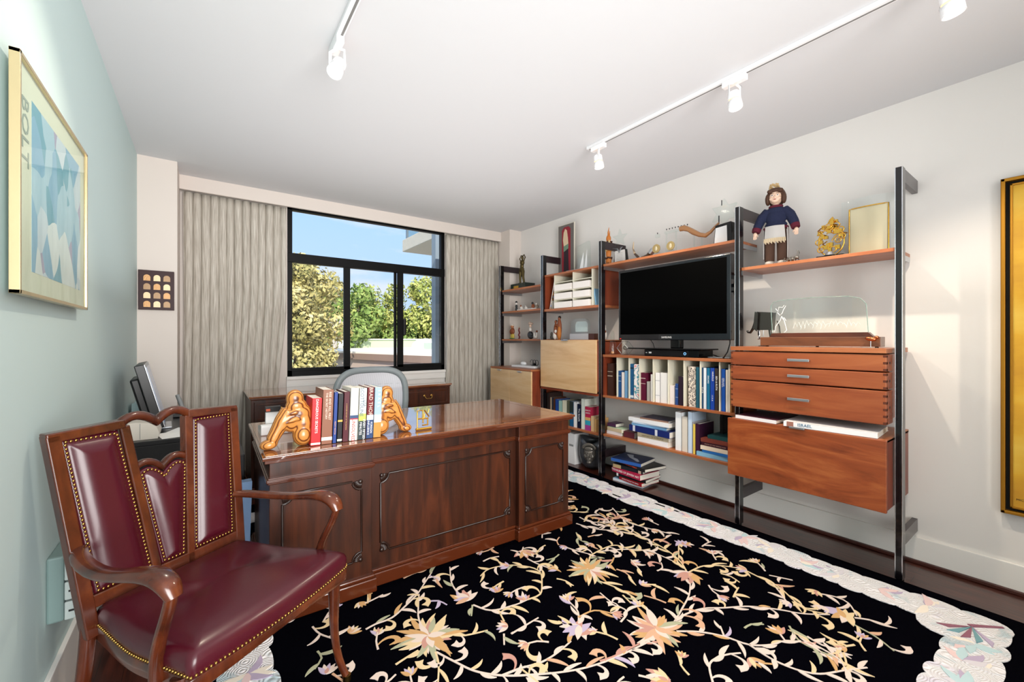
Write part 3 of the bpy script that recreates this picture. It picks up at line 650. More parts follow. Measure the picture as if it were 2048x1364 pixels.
def desk():
    t = thing('executive_desk', 'large mahogany executive desk with a polished top and carved panel front', 'desk', (.20, 2.085, 0.0155), R(-1.0))
    Wd, D, Hh = 1.83, .92, .7465
    # top with moulded edge
    m = MB().use(mahog_top); m.box(0.012, Wd - .012, .012, D - .012, Hh - .004, Hh)
    m.use(mahog_h).box(.0, Wd, 0, D, Hh - .018, Hh - .004); m.use(mahog_mould).box(.010, Wd - .010, .010, D - .010, Hh - .034, Hh - .018)
    top = build('desktop', m, t, bevel=.004, seg=3, w2l=False)
    build('inlay_band', MB().use(mat('inlay', '8A5A34', .2, coat=.5)).box(.075, Wd - .075, .075, .078, Hh, Hh + .0004).box(.075, Wd - .075, D - .078, D - .075, Hh, Hh + .0004).box(.075, .078, .075, D - .075, Hh, Hh + .0004).box(Wd - .078, Wd - .075, .075, D - .075, Hh, Hh + .0004), top, w2l=False)
    zt = Hh - .034; zw = .632
    for nm, x0, x1, lab in (('pedestal', .03, .475, None), ('pedestal', 1.385, Wd - .03, None)):
        m = MB().use(mahog).box(x0, x1, .035, D - .035, .075, zt)
        ped = build(nm, m, t, bevel=.002, w2l=False)
        build('waist_moulding', MB().use(mahog_mould).box(x0 - .014, x1 + .014, .021, D - .02, zw - .010, zw + .006).box(x0 - .008, x1 + .008, .027, D - .03, zw - .018, zw + .012), ped, bevel=.004, w2l=False)
        build('plinth', MB().use(mahog_mould).box(x0 - .02, x1 + .02, .012, D - .012, 0, .068).box(x0 - .012, x1 + .012, .020, D - .02, .068, .085), ped, bevel=.005, w2l=False)
        q = MB().use(mahog_dark); a, b, c, d = x0 + .05, x1 - .05, .165, .56
        frame_panel(q, a, b, c, d, .034); build('panel_bead', q, ped, w2l=False)
        for xx, zz, sx, sz in ((a, c, 1, 1), (b, c, -1, 1), (a, d, 1, -1), (b, d, -1, -1)): fan(q := MB().use(mahog_dark), xx, zz, .034, sx, sz); build('carved_fan', q, ped, w2l=False)
    m = MB().use(mahog).box(.475, 1.385, .072, .10, .075, zt); cen = build('modesty_panel', m, t, w2l=False)
    build('waist_moulding', MB().use(mahog_mould).box(.475, 1.385, .058, .09, zw - .006, zw + .008).box(.475, 1.385, .064, .09, zw - .014, zw + .013), cen, bevel=.004, w2l=False)
    build('plinth', MB().use(mahog_mould).box(.475, 1.385, .052, .1, 0, .068).box(.475, 1.385, .060, .1, .068, .085), cen, bevel=.005, w2l=False)
    q = MB().use(mahog_dark); a, b, c, d = .53, 1.34, .165, .56
    frame_panel(q, a, b, c, d, .070); build('panel_bead', q, cen, w2l=False)
    for xx, zz, sx, sz in ((a, c, 1, 1), (b, c, -1, 1), (a, d, 1, -1), (b, d, -1, -1)): fan(q := MB().use(mahog_dark), xx, zz, .070, sx, sz); build('carved_fan', q, cen, w2l=False)
    # drawers on the knee side
    for x0, x1 in ((.05, .455), (1.405, Wd - .05)):
        for z0, z1 in ((.10, .34), (.36, .47), (.49, .60), (.645, .705)):
            d_ = build('drawer', MB().use(mahog).box(x0, x1, D - .035, D - .022, z0, z1), t, bevel=.003, w2l=False)
            xc = (x0 + x1) / 2; build('drawer_pull', MB().use(brass).tube([(xc - .04, D - .02, (z0 + z1) / 2 + .008), (xc - .036, D - .006, (z0 + z1) / 2 - .006), (xc + .036, D - .006, (z0 + z1) / 2 - .006), (xc + .04, D - .02, (z0 + z1) / 2 + .008)], .0035, 8), d_, w2l=False)
    build('centre_drawer', MB().use(mahog).box(.475, 1.385, .10, D - .03, zw, zt), t, bevel=.002, w2l=False)
    return t
desk()

# ================================================================== credenza under the window
def credenza():
    t = thing('credenza', 'mahogany credenza with brass pulls under the window behind the desk', 'cabinet', (.29, 3.92, 0))
    x0, x1, y0, y1, Hh = .30, 2.07, 3.935, 4.515, .812
    m = MB().use(mahog_top).box(x0 - .015, x1 + .015, y0 - .02, y1, Hh - .018, Hh); m.use(mahog_mould).box(x0 - .006, x1 + .006, y0 - .01, y1, Hh - .032, Hh - .018)
    build('top', m, t, bevel=.004, seg=3)
    build('body', MB().use(mahog).box(x0, x1, y0, y1, .08, Hh - .032), t, bevel=.002)
    build('plinth', MB().use(mahog_mould).box(x0 - .012, x1 + .012, y0 - .012, y1, 0, .08), t, bevel=.004)
    def pull(xc, z, p):
        q = MB().use(brass)
        for s in (-1, 1): q.ell((xc + s * .038, y0 - .018, z + .012), (.014, .004, .014), nu=12, nv=6).cyl((xc + s * .038, y0 - .03, z + .012), .005, .014, 'y', 8)
        q.tube([(xc - .038, y0 - .028, z + .01), (xc - .034, y0 - .034, z - .006), (xc - .02, y0 - .036, z - .016), (xc, y0 - .036, z - .012), (xc + .02, y0 - .036, z - .016), (xc + .034, y0 - .034, z - .006), (xc + .038, y0 - .028, z + .01)], .0038, 8)
        build('drawer_pull', q, p)
    for a, b in ((x0 + .02, .775), (.80, 1.18), (1.20, 1.565), (1.585, x1 - .02)):
        d = build('drawer', MB().use(mahog).box(a, b, y0 - .014, y0, .605, .765), t, bevel=.003); pull((a + b) / 2, .69, d)
        k = MB().use(mahog_mould); 
        k.tube([(a + .02, y0 - .014, .625), (b - .02, y0 - .014, .625), (b - .02, y0 - .014, .745), (a + .02, y0 - .014, .745)], .003, 6, up=(0, 1, 0), closed=True); build('drawer_bead', k, d)
        if a < .5 or a > 1.5:
            d = build('file_drawer', MB().use(mahog).box(a, b, y0 - .014, y0, .11, .585), t, bevel=.003); pull((a + b) / 2, .42, d)
        else: build('door', MB().use(mahog).box(a, b, y0 - .014, y0, .11, .585), t, bevel=.003)
credenza()

# ================================================================== mesh office chair behind the desk
def office_chair():
    t = thing('office_chair', 'grey mesh back office chair between the desk and the credenza', 'chair', (1.10, 3.46, 0))
    cx, cy = 1.10, 3.46
    fr = mat('grey_resin', '858D8F', .45); 
    msh = bpy.data.materials.new('grey_mesh'); MATS['grey_mesh'] = msh; msh.use_nodes = True
    n = msh.node_tree; b = n.nodes['Principled BSDF']; b.inputs['Base Color'].default_value = (*hexc('DCDEE6'), 1); b.inputs['Roughness'].default_value = .7
    tr = N(n, 'ShaderNodeBsdfTransparent'); mixs = N(n, 'ShaderNodeMixShader'); k = N(n, 'ShaderNodeTexCoord')
    wv = N(n, 'ShaderNodeTexWave'); wv.wave_type = 'BANDS'; wv.bands_direction = 'X'; wv.inputs['Scale'].default_value = 60
    n.links.new(k.outputs['Object'], wv.inputs['Vector']); rr = N(n, 'ShaderNodeMapRange'); rr.inputs[3].default_value = .45; rr.inputs[4].default_value = 1
    n.links.new(wv.outputs[0], rr.inputs[0]); n.links.new(rr.outputs[0], mixs.inputs[0]); n.links.new(tr.outputs[0], mixs.inputs[1]); n.links.new(b.outputs[0], mixs.inputs[2])
    n.links.new(mixs.outputs[0], n.nodes['Material Output'].inputs[0])
    def outl(a, sx=1.0):
        # superellipse outline of the back: wide shoulders, narrower waist
        c, s = math.cos(a), math.sin(a)
        x = abs(c) ** .55 * (1 if c > 0 else -1) * .285 * sx; z = abs(s) ** .62 * (1 if s > 0 else -1) * .27 * sx
        x *= (1 - .16 * max(0, -s)); return x, z
    def pos(x, z): return (cx + x, cy - (abs(x) / .285) ** 2 * .05 - .03 * ((z) / .27) ** 2 + .02, .735 + z)
    pts = [pos(*outl(2 * math.pi * i / 48)) for i in range(48)]
    build('backrest_frame', MB().use(fr).tube(pts, (.026, .020), 10, up=(0, 1, 0), closed=True), t)
    g = MB().use(msh)
    vs = [pos(0, 0)]; fs = []
    for j in range(1, 7):
        for i in range(48): x, z = outl(2 * math.pi * i / 48, j / 6 * .97); vs.append(pos(x, z))
    for i in range(48): fs.append((0, 1 + i, 1 + (i + 1) % 48))
    for j in range(5):
        for i in range(48): a = 1 + j * 48; fs.append((a + i, a + 48 + i, a + 48 + (i + 1) % 48, a + (i + 1) % 48))
    g.add(vs, fs, True); build('backrest_mesh', g, t)
    build('lumbar_band', MB().use(mat('lumbar_grey', 'A2A8AE', .5)).grid(lambda u, v: pos((u - .5) * .50, .145 + v * .004), 10, 1), t)
    build('seat', MB().use(mat('seat_mesh', '6A6E72', .7)).box(cx - .25, cx + .25, cy - .46, cy - .03, .44, .48), t, bevel=.02)
    build('spine', MB().use(fr).tube([(cx, cy + .06, .62), (cx, cy + .07, .5), (cx, cy - .05, .38), (cx, cy - .22, .38)], .03, 8), t)
    for s in (-1, 1):
        build('armrest', MB().use(fr).tube([(cx + s * .2, cy - .2, .42), (cx + s * .30, cy - .15, .52), (cx + s * .31, cy - .1, .62)], .018, 8).use(blackp).box(cx + s * .31 - .04, cx + s * .31 + .04, cy - .24, cy - .02, .62, .65), t)
    build('gas_lift', MB().use(blackp).cyl((cx, cy - .22, .1), .025, .30), t)
    for k in range(5):
        a = k * 2 * math.pi / 5 + .3; dx, dy = math.cos(a), math.sin(a)
        l = build('leg', MB().use(fr).tube([(cx, cy - .22, .12), (cx + dx * .28, cy - .22 + dy * .28, .075)], [.025, .016], 8), t)
        build('caster', MB().use(blackp).cyl((cx + dx * .28 - dy * .02, cy - .22 + dy * .28 + dx * .02, .0325), .032, .04, (dy, -dx, 0), 14), l)
office_chair()
COL.objects['office_chair'].location.z = .0165
# ================================================================== burgundy leather armchair
def armchair():
    t = thing('leather_armchair', 'burgundy leather armchair with brass nailheads and open arched back', 'chair', (.053, 1.662, .0), R(34.5))
    # own frame: x = width, -y = front (b in the notes), z up
    P = lambda a, b, z: (a, -b, z)
    def bb(z): return -.25 - (z - .5) * .177           # lean of the back
    B = lambda a, z, off=0: P(a, bb(z) + off, z)
    kw = dict(w2l=False)
    # --- wooden back frame
    w = MB().use(chairwood); UP = (0, 1, 0)
    def bar(pts, rw_, rd, n=10): w.tube([B(a, z) for a, z in pts], [(rw_, rd)] * len(pts), n, up=UP)
    def flat(p0, p1, w0, w1, d=.017):
        """tapered flat bar in the plane of the back"""
        (a0, z0), (a1, z1) = p0, p1; dx, dz = a1 - a0, z1 - z0; L = math.hypot(dx, dz); nx, nz = -dz / L, dx / L
        vs = []
        for off in (-d, d):
            for (a, z, ww) in ((a0, z0, w0), (a1, z1, w1)):
                for s in (-1, 1): vs.append(B(a + nx * ww * s, z + nz * ww * s, off))
        w.add(vs, [(0, 1, 3, 2), (4, 6, 7, 5), (0, 2, 6, 4), (1, 5, 7, 3), (0, 4, 5, 1), (2, 3, 7, 6)])
    for s in (-1, 1):
        flat((s * .274, .99), (s * .230, .40), .017, .017, .019)        # outer stile
        flat((s * .100, .985), (s * .050, .47), .014, .013)             # inner stile
        flat((s * .289, .982), (s * .098, .992), .014, .014, .019)      # top rail over the side panel
    flat((-.24, .495), (.24, .495), .018, .018)                         # bottom rail
    back = build('backrest_frame', w, t, bevel=.004, seg=3, **kw)
    def hump(a0, a1, z0, hz, dip, n=9):
        """double arch from a0 to a1"""
        m_ = (a0 + a1) / 2; pts = []
        for k in range(n): 
            u = k / (n - 1); pts.append((a0 + (m_ - a0) * u, z0 + (dip - z0) * u + hz * math.sin(math.pi * u) ** .8))
        return pts + [(2 * m_ - a, z) for a, z in pts[-2::-1]]
    ar = hump(-.108, .108, .990, .026, .979)
    w = MB().use(chairwood); w.tube([B(a, z) for a, z in ar], (.015, .018), 10, up=UP)
    build('arched_crest', w, back, **kw)
    mid = hump(-.082, .082, .838, .022, .822)
    w = MB().use(chairwood); w.tube([B(a, z) for a, z in mid], (.012, .016), 10, up=UP); build('splat_crest', w, back, **kw)
    # --- leather pads
    def inset(poly, d):
        n = len(poly); out = []
        for i in range(n):
            p = Vector(poly[i]); a = (Vector(poly[i]) - Vector(poly[i - 1])).normalized(); b = (Vector(poly[(i + 1) % n]) - Vector(poly[i])).normalized()
            na = Vector((-a.y, a.x)); nb = Vector((-b.y, b.x)); m_ = (na + nb); 
            m_ = m_ / max(.35, m_.length_squared / 2) if m_.length > .01 else na
            out.append(tuple(p + m_ * d))
        return out
    def pad(poly, thick, corner, nm='leather_panel'):
        m = MB().use(leather); n = len(poly)
        bl, br, top = corner
        def pt(u, v):
            k = u * (len(top) - 1); i_ = min(int(k), len(top) - 2); w_ = k - i_
            ta = top[i_][0] * (1 - w_) + top[i_ + 1][0] * w_; tz = top[i_][1] * (1 - w_) + top[i_ + 1][1] * w_
            ba = bl[0] * (1 - u) + br[0] * u; bz_ = bl[1] * (1 - u) + br[1] * u
            a, z = ba * (1 - v) + ta * v, bz_ * (1 - v) + tz * v
            ed = min(u, 1 - u) * abs(br[0] - bl[0] + (top[-1][0] - top[0][0] - br[0] + bl[0]) * v); ed = min(ed, v * .46 * (tz - bz_) / .3 * .65 + v * .1, (1 - v) * (tz - bz_))
            h = .012 if ed > .001 else .004
            if ed > .016: q_ = min(1, (ed - .016) / .044); h = .0125 + thick * (1 - (1 - q_) ** 2.4)
            return B(a, z, h)
        m.grid(pt, 36, 90, flip=True)
        o = build(nm, m, t, **kw)
        nails = MB().use(brass); q = inset(poly, .0085); tot = []
        per = 0
        for i in range(n):
            a, b_ = Vector(q[i]), Vector(q[(i + 1) % n]); L = (b_ - a).length; s = -per
            while s + .0118 <= L:
                s += .0118; 
                if s >= 0: p = a.lerp(b_, s / L); nails.ell(B(p.x, p.y, .0145), (.0044, .003, .0044), nu=8, nv=4)
            per = L - s if s > 0 or L > .0118 else per + L
        build('nailhead_trim', nails, o, **kw)
        return o
    def dens(poly, step=.03):
        out = []
        for i in range(len(poly)):
            a, b = Vector(poly[i]), Vector(poly[(i + 1) % len(poly)]); k = max(1, int((b - a).length / step))
            out += [tuple(a.lerp(b, j / k)) for j in range(k)]
        return out
    for s in (-1, 1):
        q = [(s * .216, .512), (s * .063, .512), (s * .115, .974), (s * .259, .974)]
        if s > 0: q = q[::-1]
        # orient counter-clockwise so that inset() goes inwards
        ar_ = sum(q[i][0] * q[(i + 1) % 4][1] - q[(i + 1) % 4][0] * q[i][1] for i in range(4))
        if ar_ < 0: q = q[::-1]
        xs = sorted([(s * .216, .512), (s * .063, .512)]); tp = sorted([(s * .115, .974), (s * .259, .974)])
        pad(dens(q), .016, (xs[0], xs[1], tp))
    mp_ = [(-.037, .512), (.037, .512)] + [(a * .93, z - .016) for a, z in mid[::-1]]
    pad(dens(mp_, .03), .014, (mp_[0], mp_[1], mp_[2:][::-1]))
    # --- seat
    def outline(off=0, n=20):
        """seat plan, counter-clockwise seen from above in (a,b)"""
        c = [(-.215 - off, -.235), (-.264 - off, .242 + off * .5), (.290 + off, .236 + off * .5), (.228 + off, -.235)]
        pts = []
        for k in range(n): u = k / n; pts.append((c[0][0] + (c[1][0] - c[0][0]) * u - .012 * math.sin(math.pi * u), c[0][1] + (c[1][1] - c[0][1]) * u))
        for k in range(n * 2): u = k / (n * 2); pts.append((c[1][0] + (c[2][0] - c[1][0]) * u, c[1][1] + (.022 + off * .3) * math.sin(math.pi * u) ** .7))
        for k in range(n): u = k / n; pts.append((c[2][0] + (c[3][0] - c[2][0]) * u + .012 * math.sin(math.pi * u), c[2][1] + (c[3][1] - c[2][1]) * u))
        for k in range(n): u = k / n; pts.append((c[3][0] + (c[0][0] - c[3][0]) * u, c[3][1]))
        return pts
    o0 = outline(); ctr = (0, 0); n = len(o0)
    def sag(a, b):  # side edges dip a little, like the serpentine rail
        return -.012 * math.exp(-((abs(a) - .27) / .06) ** 2) * math.exp(-((b + .03) / .12) ** 2)
    m = MB().use(leather); rings = []
    for k, z in ((1.0, .424), (1.008, .440), (1.008, .458), (.985, .474), (.93, .486), (.82, .494), (.6, .500), (.3, .503)):
        rings.append([P(a * k, b * k - .0, z + sag(a, b)) for a, b in o0])
    vs = [v for r in rings for v in r]; fs = []
    for j in range(len(rings) - 1):
        for k in range(n): fs.append((j * n + k, (j + 1) * n + k, (j + 1) * n + (k + 1) % n, j * n + (k + 1) % n))
    vs.append(P(0, 0, .504)); e = len(vs) - 1; l = (len(rings) - 1) * n
    for k in range(n): fs.append((l + k, e, l + (k + 1) % n))
    m.add(vs, fs, True); seat = build('seat', m, t, **kw)
    nails = MB().use(brass); acc = 0
    for i in range(n * 4 // 5):
        a, b_ = Vector(o0[i]), Vector(o0[(i + 1) % n]); L = (b_ - a).length
        while acc < L:
            p = a.lerp(b_, acc / L); nv_ = Vector((p.x, p.y)).normalized() * .003
            nails.ell(P(p.x + nv_.x, p.y + nv_.y, .431 + sag(p.x, p.y)), (.0042, .0042, .0042), nu=8, nv=4); acc += .0112
        acc -= L
    build('nailhead_trim', nails, seat, **kw)
    m = MB().use(chairwood); o1 = outline(.003); vs = []; 
    for k, z0 in ((1, .424), (1.0, .382), (.93, .380), (.93, .424)):
        vs += [P(a * k, b * k, z0 + sag(a, b) + (.018 * math.sin(math.pi * min(1, max(0, (i - 20) / 40))) if (20 <= i <= 60 and z0 < .42) else 0)) for i, (a, b) in enumerate(o1)]
    fs = [(j * n + k, ((j + 1) % 4) * n + k, ((j + 1) % 4) * n + (k + 1) % n, j * n + (k + 1) % n) for j in range(4) for k in range(n)]
    m.add(vs, fs, True); build('seat_rail', m, t, bevel=.003, **kw)
    # --- arms and their supports
    for s in (-1, 1):
        pth = [(.236, -.268, .652), (.256, -.240, .650), (.282, -.15, .646), (.297, -.04, .648), (.294, .05, .665), (.287, .12, .678), (.283, .165, .675), (.282, .196, .660), (.280, .208, .632)]
        rad = [(.018, .013), (.022, .014), (.025, .014), (.025, .014), (.026, .015), (.030, .019), (.032, .022), (.030, .022), (.021, .016)]
        arm = build('armrest', MB().use(chairwood).tube([P(s * a, b, z) for a, b, z in pth], rad, 14), t, subsurf=1, **kw)
        sup = [(.281, .200, .635), (.279, .185, .59), (.274, .155, .54), (.270, .130, .48), (.270, .125, .44), (.272, .13, .395)]
        build('arm_support', MB().use(chairwood).tube([P(s * a, b, z) for a, b, z in sup], [(.013, .017), (.013, .018), (.013, .017), (.014, .018), (.015, .020), (.014, .02)], 10, up=(1, 0, 0)), t, subsurf=1, **kw)
        # front leg: slim cabriole with a brass caster cup
        fl = [(.258, .200, .42), (.262, .208, .38), (.262, .206, .28), (.262, .206, .18), (.267, .222, .09), (.274, .250, .035)]
        lg = build('leg', MB().use(chairwood).tube([P(s * a, b, z) for a, b, z in fl], [.026, .024, .019, .0155, .014, .013], 10, up=(1, 0, 0)), t, subsurf=1, **kw)
        build('caster_cup', MB().use(brass).cyl(P(s * .275, .254, .016), .014, .022, n=14), lg, **kw)
        rl = [(.232, bb(.5), .5), (.230, bb(.45), .45), (.232, -.245, .36), (.238, -.262, .22), (.246, -.30, .10), (.252, -.335, .001 if s < 0 else .0165)]
        build('leg', MB().use(chairwood).tube([P(s * a, b, z) for a, b, z in rl], [(.018, .019), (.019, .02), (.02, .022), (.018, .02), (.016, .017), (.014, .015)], 10, up=(1, 0, 0)), t, subsurf=1, **kw)
    return t
armchair()

# ================================================================== things on the desk
ply = bpy.data.materials.new('layered_plywood'); MATS['ply'] = ply; ply.use_nodes = True
def _ply():
    t = ply.node_tree; b = t.nodes['Principled BSDF']; k = N(t, 'ShaderNodeTexCoord')
    s = N(t, 'ShaderNodeSeparateXYZ'); t.links.new(k.outputs['Object'], s.inputs[0])
    n = N(t, 'ShaderNodeTexNoise'); n.inputs['Scale'].default_value = 9; t.links.new(k.outputs['Object'], n.inputs['Vector'])
    a = N(t, 'ShaderNodeMath', operation='MULTIPLY_ADD'); a.inputs[1].default_value = .022; t.links.new(n.outputs[0], a.inputs[0]); t.links.new(s.outputs['Y'], a.inputs[2])
    m = N(t, 'ShaderNodeMath', operation='MULTIPLY'); m.inputs[1].default_value = 560; t.links.new(a.outputs[0], m.inputs[0])
    q = N(t, 'ShaderNodeMath', operation='SINE'); t.links.new(m.outputs[0], q.inputs[0])
    r = ramp(t, q.outputs[0], [(.0, 'C98A44'), (.45, 'B87434'), (.78, '8E5222'), (.95, '5E3014')])
    t.links.new(r.outputs[0], b.inputs['Base Color']); b.inputs['Roughness'].default_value = .32; b.inputs['Coat Weight'].default_value = .3
_ply()
ZD = .7625
def bookend(x, y, s, label, sc=1.0):
    """seated figure hugging a knee, carved from layered plywood; s=-1: leg reaches to the left"""
    m = MB().use(ply); q = s
    def e(X, z, r, rot=0, y=0): m.ell((q * X, y, z), r, rot=(0, q * rot, 0), nu=20, nv=12)
    e(-.012, .222, (.038, .032, .042)); e(-.018, .188, (.046, .036, .036)); e(-.030, .150, (.056, .040, .050)); e(-.046, .105, (.044, .041, .080))
    e(.004, .125, (.044, .038, .058)); e(-.044, .052, (.044, .047, .053), 0, -.004)
    m.tube([(q * .012, 0, .170), (q * .036, 0, .128), (q * .058, 0, .085), (q * .082, -.002, .040)], [(.034, .034), (.036, .036), (.031, .034), (.026, .031)], 14, up=(0, 1, 0))
    m.tube([(q * -.055, -.008, .158), (q * -.01, -.016, .162), (q * .038, -.012, .150)], [(.012, .022), (.014, .026), (.012, .022)], 12, up=(0, 1, 0))
    m.tube([(q * -.060, -.008, .122), (q * -.01, -.020, .132), (q * .030, -.016, .118), (q * .040, -.012, .09)], [(.012, .024), (.015, .026), (.014, .024), (.012, .02)], 12, up=(0, 1, 0))
    e(.094, .023, (.038, .035, .0235), .15, -.003)
    o = build('bookend', m, loc=(0, 0, 0), remesh=.0032)
    o.modifiers['s'].iterations = 7
    zmin = .0
    o.location = (x, y, ZD - zmin); o.scale = (sc, sc, sc)
    return tag(o, label, 'bookend', 'carved plywood bookends')
bookend(.335, 2.225, -1, 'carved layered plywood bookend figure left of the red book, leg stretched left', 1.02)
bookend(.800, 2.225, 1, 'carved layered plywood bookend figure right of the pale blue book, leg stretched right', .98)

def book(loc, rz, th, L, D, cover, label, flat=False, title=None, tcol=None, ts=None, group=None, tilt=0, hard=True, bands=None, side='-', tilt_axis='y', pg=None, spine_mat=None):
    """standing: th=thickness(x) L=height(z) D=depth(y); flat: L=length(x) th=thickness(z). spine looks along local -y"""
    t = thing('book', label, 'book', loc, rz, group)
    if tilt: t.rotation_euler = (0, tilt, rz)
    cm = cover if not isinstance(cover, str) else mat('cover_' + cover, cover, .42, spec=.4)
    c = .0022; e = .003 if hard else .0005
    X, Z = (L, th) if flat else (th, L)
    m = MB().use(cm)
    hx, = (X / 2,)
    if flat:
        m.box(-hx, hx, 0, c, 0, Z); m.box(-hx, hx, 0, D, 0, c); m.box(-hx, hx, 0, D, Z - c, Z)
    else:
        m.box(-hx, hx, 0, c, 0, Z); m.box(-hx, -hx + c, 0, D, 0, Z); m.box(hx - c, hx, 0, D, 0, Z)
    build('cover', m, t, bevel=.0008, seg=1, w2l=False)
    p = MB().use(pg or paper)
    if flat: p.box(-hx + e, hx - e, c, D - e, c, Z - c)
    else: p.box(-hx + c, hx - c, c, D - e, e, Z - e)
    build('pages', p, t, w2l=False)
    for k, (u0, u1, col) in enumerate(bands or []):
        bmt = col if not isinstance(col, str) else mat('band_' + col, col, .45)
        q = MB().use(bmt)
        if flat: q.box(-hx + u0 * X, -hx + u1 * X, -.0006, 0, .0005, Z - .0005)
        else: q.box(-hx + .0005, hx - .0005, -.0006, 0, u0 * Z, u1 * Z)
        build('spine_band', q, t, w2l=False)
    if title:
        tm = mat('ink_' + (tcol or 'F2F2F2'), tcol or 'F2F2F2', .5)
        for ln in (title if isinstance(title, list) else [title]):
            txt, u, v, sz = ln   # u across the spine 0..1, v along 0..1 (from the bottom)
            if flat: lettering(txt, sz, tm, t, (-hx + v * X, -.0010, u * Z), (R(90), 0, 0))
            else: lettering(txt, sz, tm, t, (-hx + u * X, -.0010, v * Z), (R(90), R(90), 0))
    return t
G = 'books between the bookends on the desk'
tl_ = -R(3)
def db(x0, x1, L, D, cover, label, y=2.165, tilt=R(2.2), **k):
    return book(((x0 + x1) / 2, y, ZD + .001 + abs(math.sin(tilt)) * (x1 - x0) / 2), R(0), x1 - x0 - .001, L, D, cover, label, group=G, tilt=tilt, **k)
db(.404, .448, .225, .15, 'D2161E', 'bright red thick book next to the left bookend', title=[('DANGEROUS SECRETS', .5, .62, .016)], bands=[(.02, .06, 'F0E8E0')], hard=False)
db(.450, .500, .262, .17, '8A5A44', 'tall brown book next to the red one', title=[('RISE AND KILL FIRST', .66, .70, .015), ('THE SECRET HISTORY', .36, .70, .013)], tcol='F0DCCB', bands=[(.07, .13, 'E8E0D8')])
db(.502, .520, .248, .15, '1C3C86', 'thin blue book left of the black one on the desk', title=[('NIGHT WATCH', .5, .3, .009)], tcol='E8B080')
db(.522, .546, .240, .15, '15171B', 'black paperback between the thin blue and the maroon book', bands=[(.03, .07, 'D8D8C8'), (.42, .46, 'C9A44A')], hard=False)
db(.548, .576, .246, .16, '4E1522', 'narrow maroon book with small gilt title on the desk', title=[('A CONCISE HISTORY OF THE NATION', .5, .5, .0075)], tcol='D0A860')
db(.579, .620, .262, .165, 'DEDBD2', 'white book lettered in red beside the maroon book', title=[('UNSOLVED', .45, .20, .022)], tcol='B82230', bands=[(.42, .48, '2E4A72'), (.40, .42, 'B82230')])
db(.622, .660, .258, .165, 'DADCD4', 'white and dark green novel with green landscape band on its spine', title=[('SCOTTOLINE', .34, .73, .024), ('LISA', .72, .70, .017)], tcol='4E6A84', bands=[(0, .36, '1E3238'), (.36, .50, 'B6BE5A')])
_b = _last = None
db(.662, .697, .260, .165, '6E1A22', 'dark red and navy novel with large silver lettering', title=[('BRAD THOR', .5, .72, .026)], tcol='E0D2C4', bands=[(0, .36, '1E3E6E'), (.36, .46, 'C8D0DC')])
db(.699, .738, .258, .165, '9EB6C8', 'pale blue book with golden city picture next to the right bookend', title=[('I  S  R  A  E  L', .6, .80, .018)], bands=[(.0, .30, 'C08A3E'), (.30, .45, 'DDE2E4')], tilt=R(2.2))
# second titles on the two-tone novels
for o in list(COL.objects):
    if o.get('label', '').startswith('white and dark green novel'):
        lettering('EVERY FIFTEEN', .016, mat('ink_F2F2F2', 'F2F2F2'), o, (.009, -.0010, .048), (R(90), R(90), 0)); lettering('MINUTES', .016, mat('ink_F2F2F2', 'F2F2F2'), o, (-.008, -.0010, .055), (R(90), R(90), 0))
    if o.get('label', '').startswith('dark red and navy novel'):
        lettering('FOREIGN', .014, mat('ink_F2F2F2', 'F2F2F2'), o, (.007, -.0010, .055), (R(90), R(90), 0)); lettering('INFLUENCE', .014, mat('ink_F2F2F2', 'F2F2F2'), o, (-.008, -.0010, .055), (R(90), R(90), 0))

# small gilt openwork ornament (plain stand-in bars)
g = thing('gold_ornament', 'small gold openwork ornament on the desk right of the bookends', 'ornament', (.985, 2.19, ZD))
m = MB().use(gold); X0, Y0 = .985, 2.19
def gb(pts, r=.0042): m.tube([(X0 + a, Y0 + b, ZD + z) for a, b, z in pts], r, 8, up=(0, 1, 0))
gb([(-.034, 0, .008), (-.034, 0, .112), (.0, 0, .110)]); gb([(0, 0, .110), (-.002, 0, .066)]); gb([(-.034, 0, .066), (.032, 0, .064)])
gb([(.008, 0, .112), (.036, 0, .072)]); gb([(.036, 0, .116), (.030, 0, .094)]); gb([(.010, 0, .092), (.006, 0, .068)]); gb([(.028, 0, .064), (.028, 0, .028)]); gb([(.0, 0, .064), (.0, 0, .04)]); gb([(-.004, 0, .028), (.030, 0, .028)])
build('openwork', m, g)
build('base', MB().use(gold).cyl((X0 - .042, Y0, ZD + .0075), .0075, .092, 'x', 12), g)
# white device left behind the bookend
g = thing('desk_device', 'white plastic desk device with a dark display behind the left bookend', 'device', (.29, 2.62, ZD))
build('base', MB().use(whitep).prism([(0, 0), (.16, 0), (.16, .03), (.03, .055), (0, .05)], 0, .15, lambda u, v, w: (.24 + w, 2.55 + u, ZD + v)), g, bevel=.006)
build('stand', MB().use(whitep).prism([(0, 0), (.04, 0), (.03, .07), (.0, .07)], 0, .07, lambda u, v, w: (.27 + w, 2.64 + u, ZD + .045 + v)), g, bevel=.005)
build('display', MB().use(blackp).box(.268, .342, 2.63, 2.668, ZD + .11, ZD + .138).use(mat('orange_mark', 'C85A3A')).box(.27, .29, 2.628, 2.63, ZD + .115, ZD + .128), g, bevel=.003)

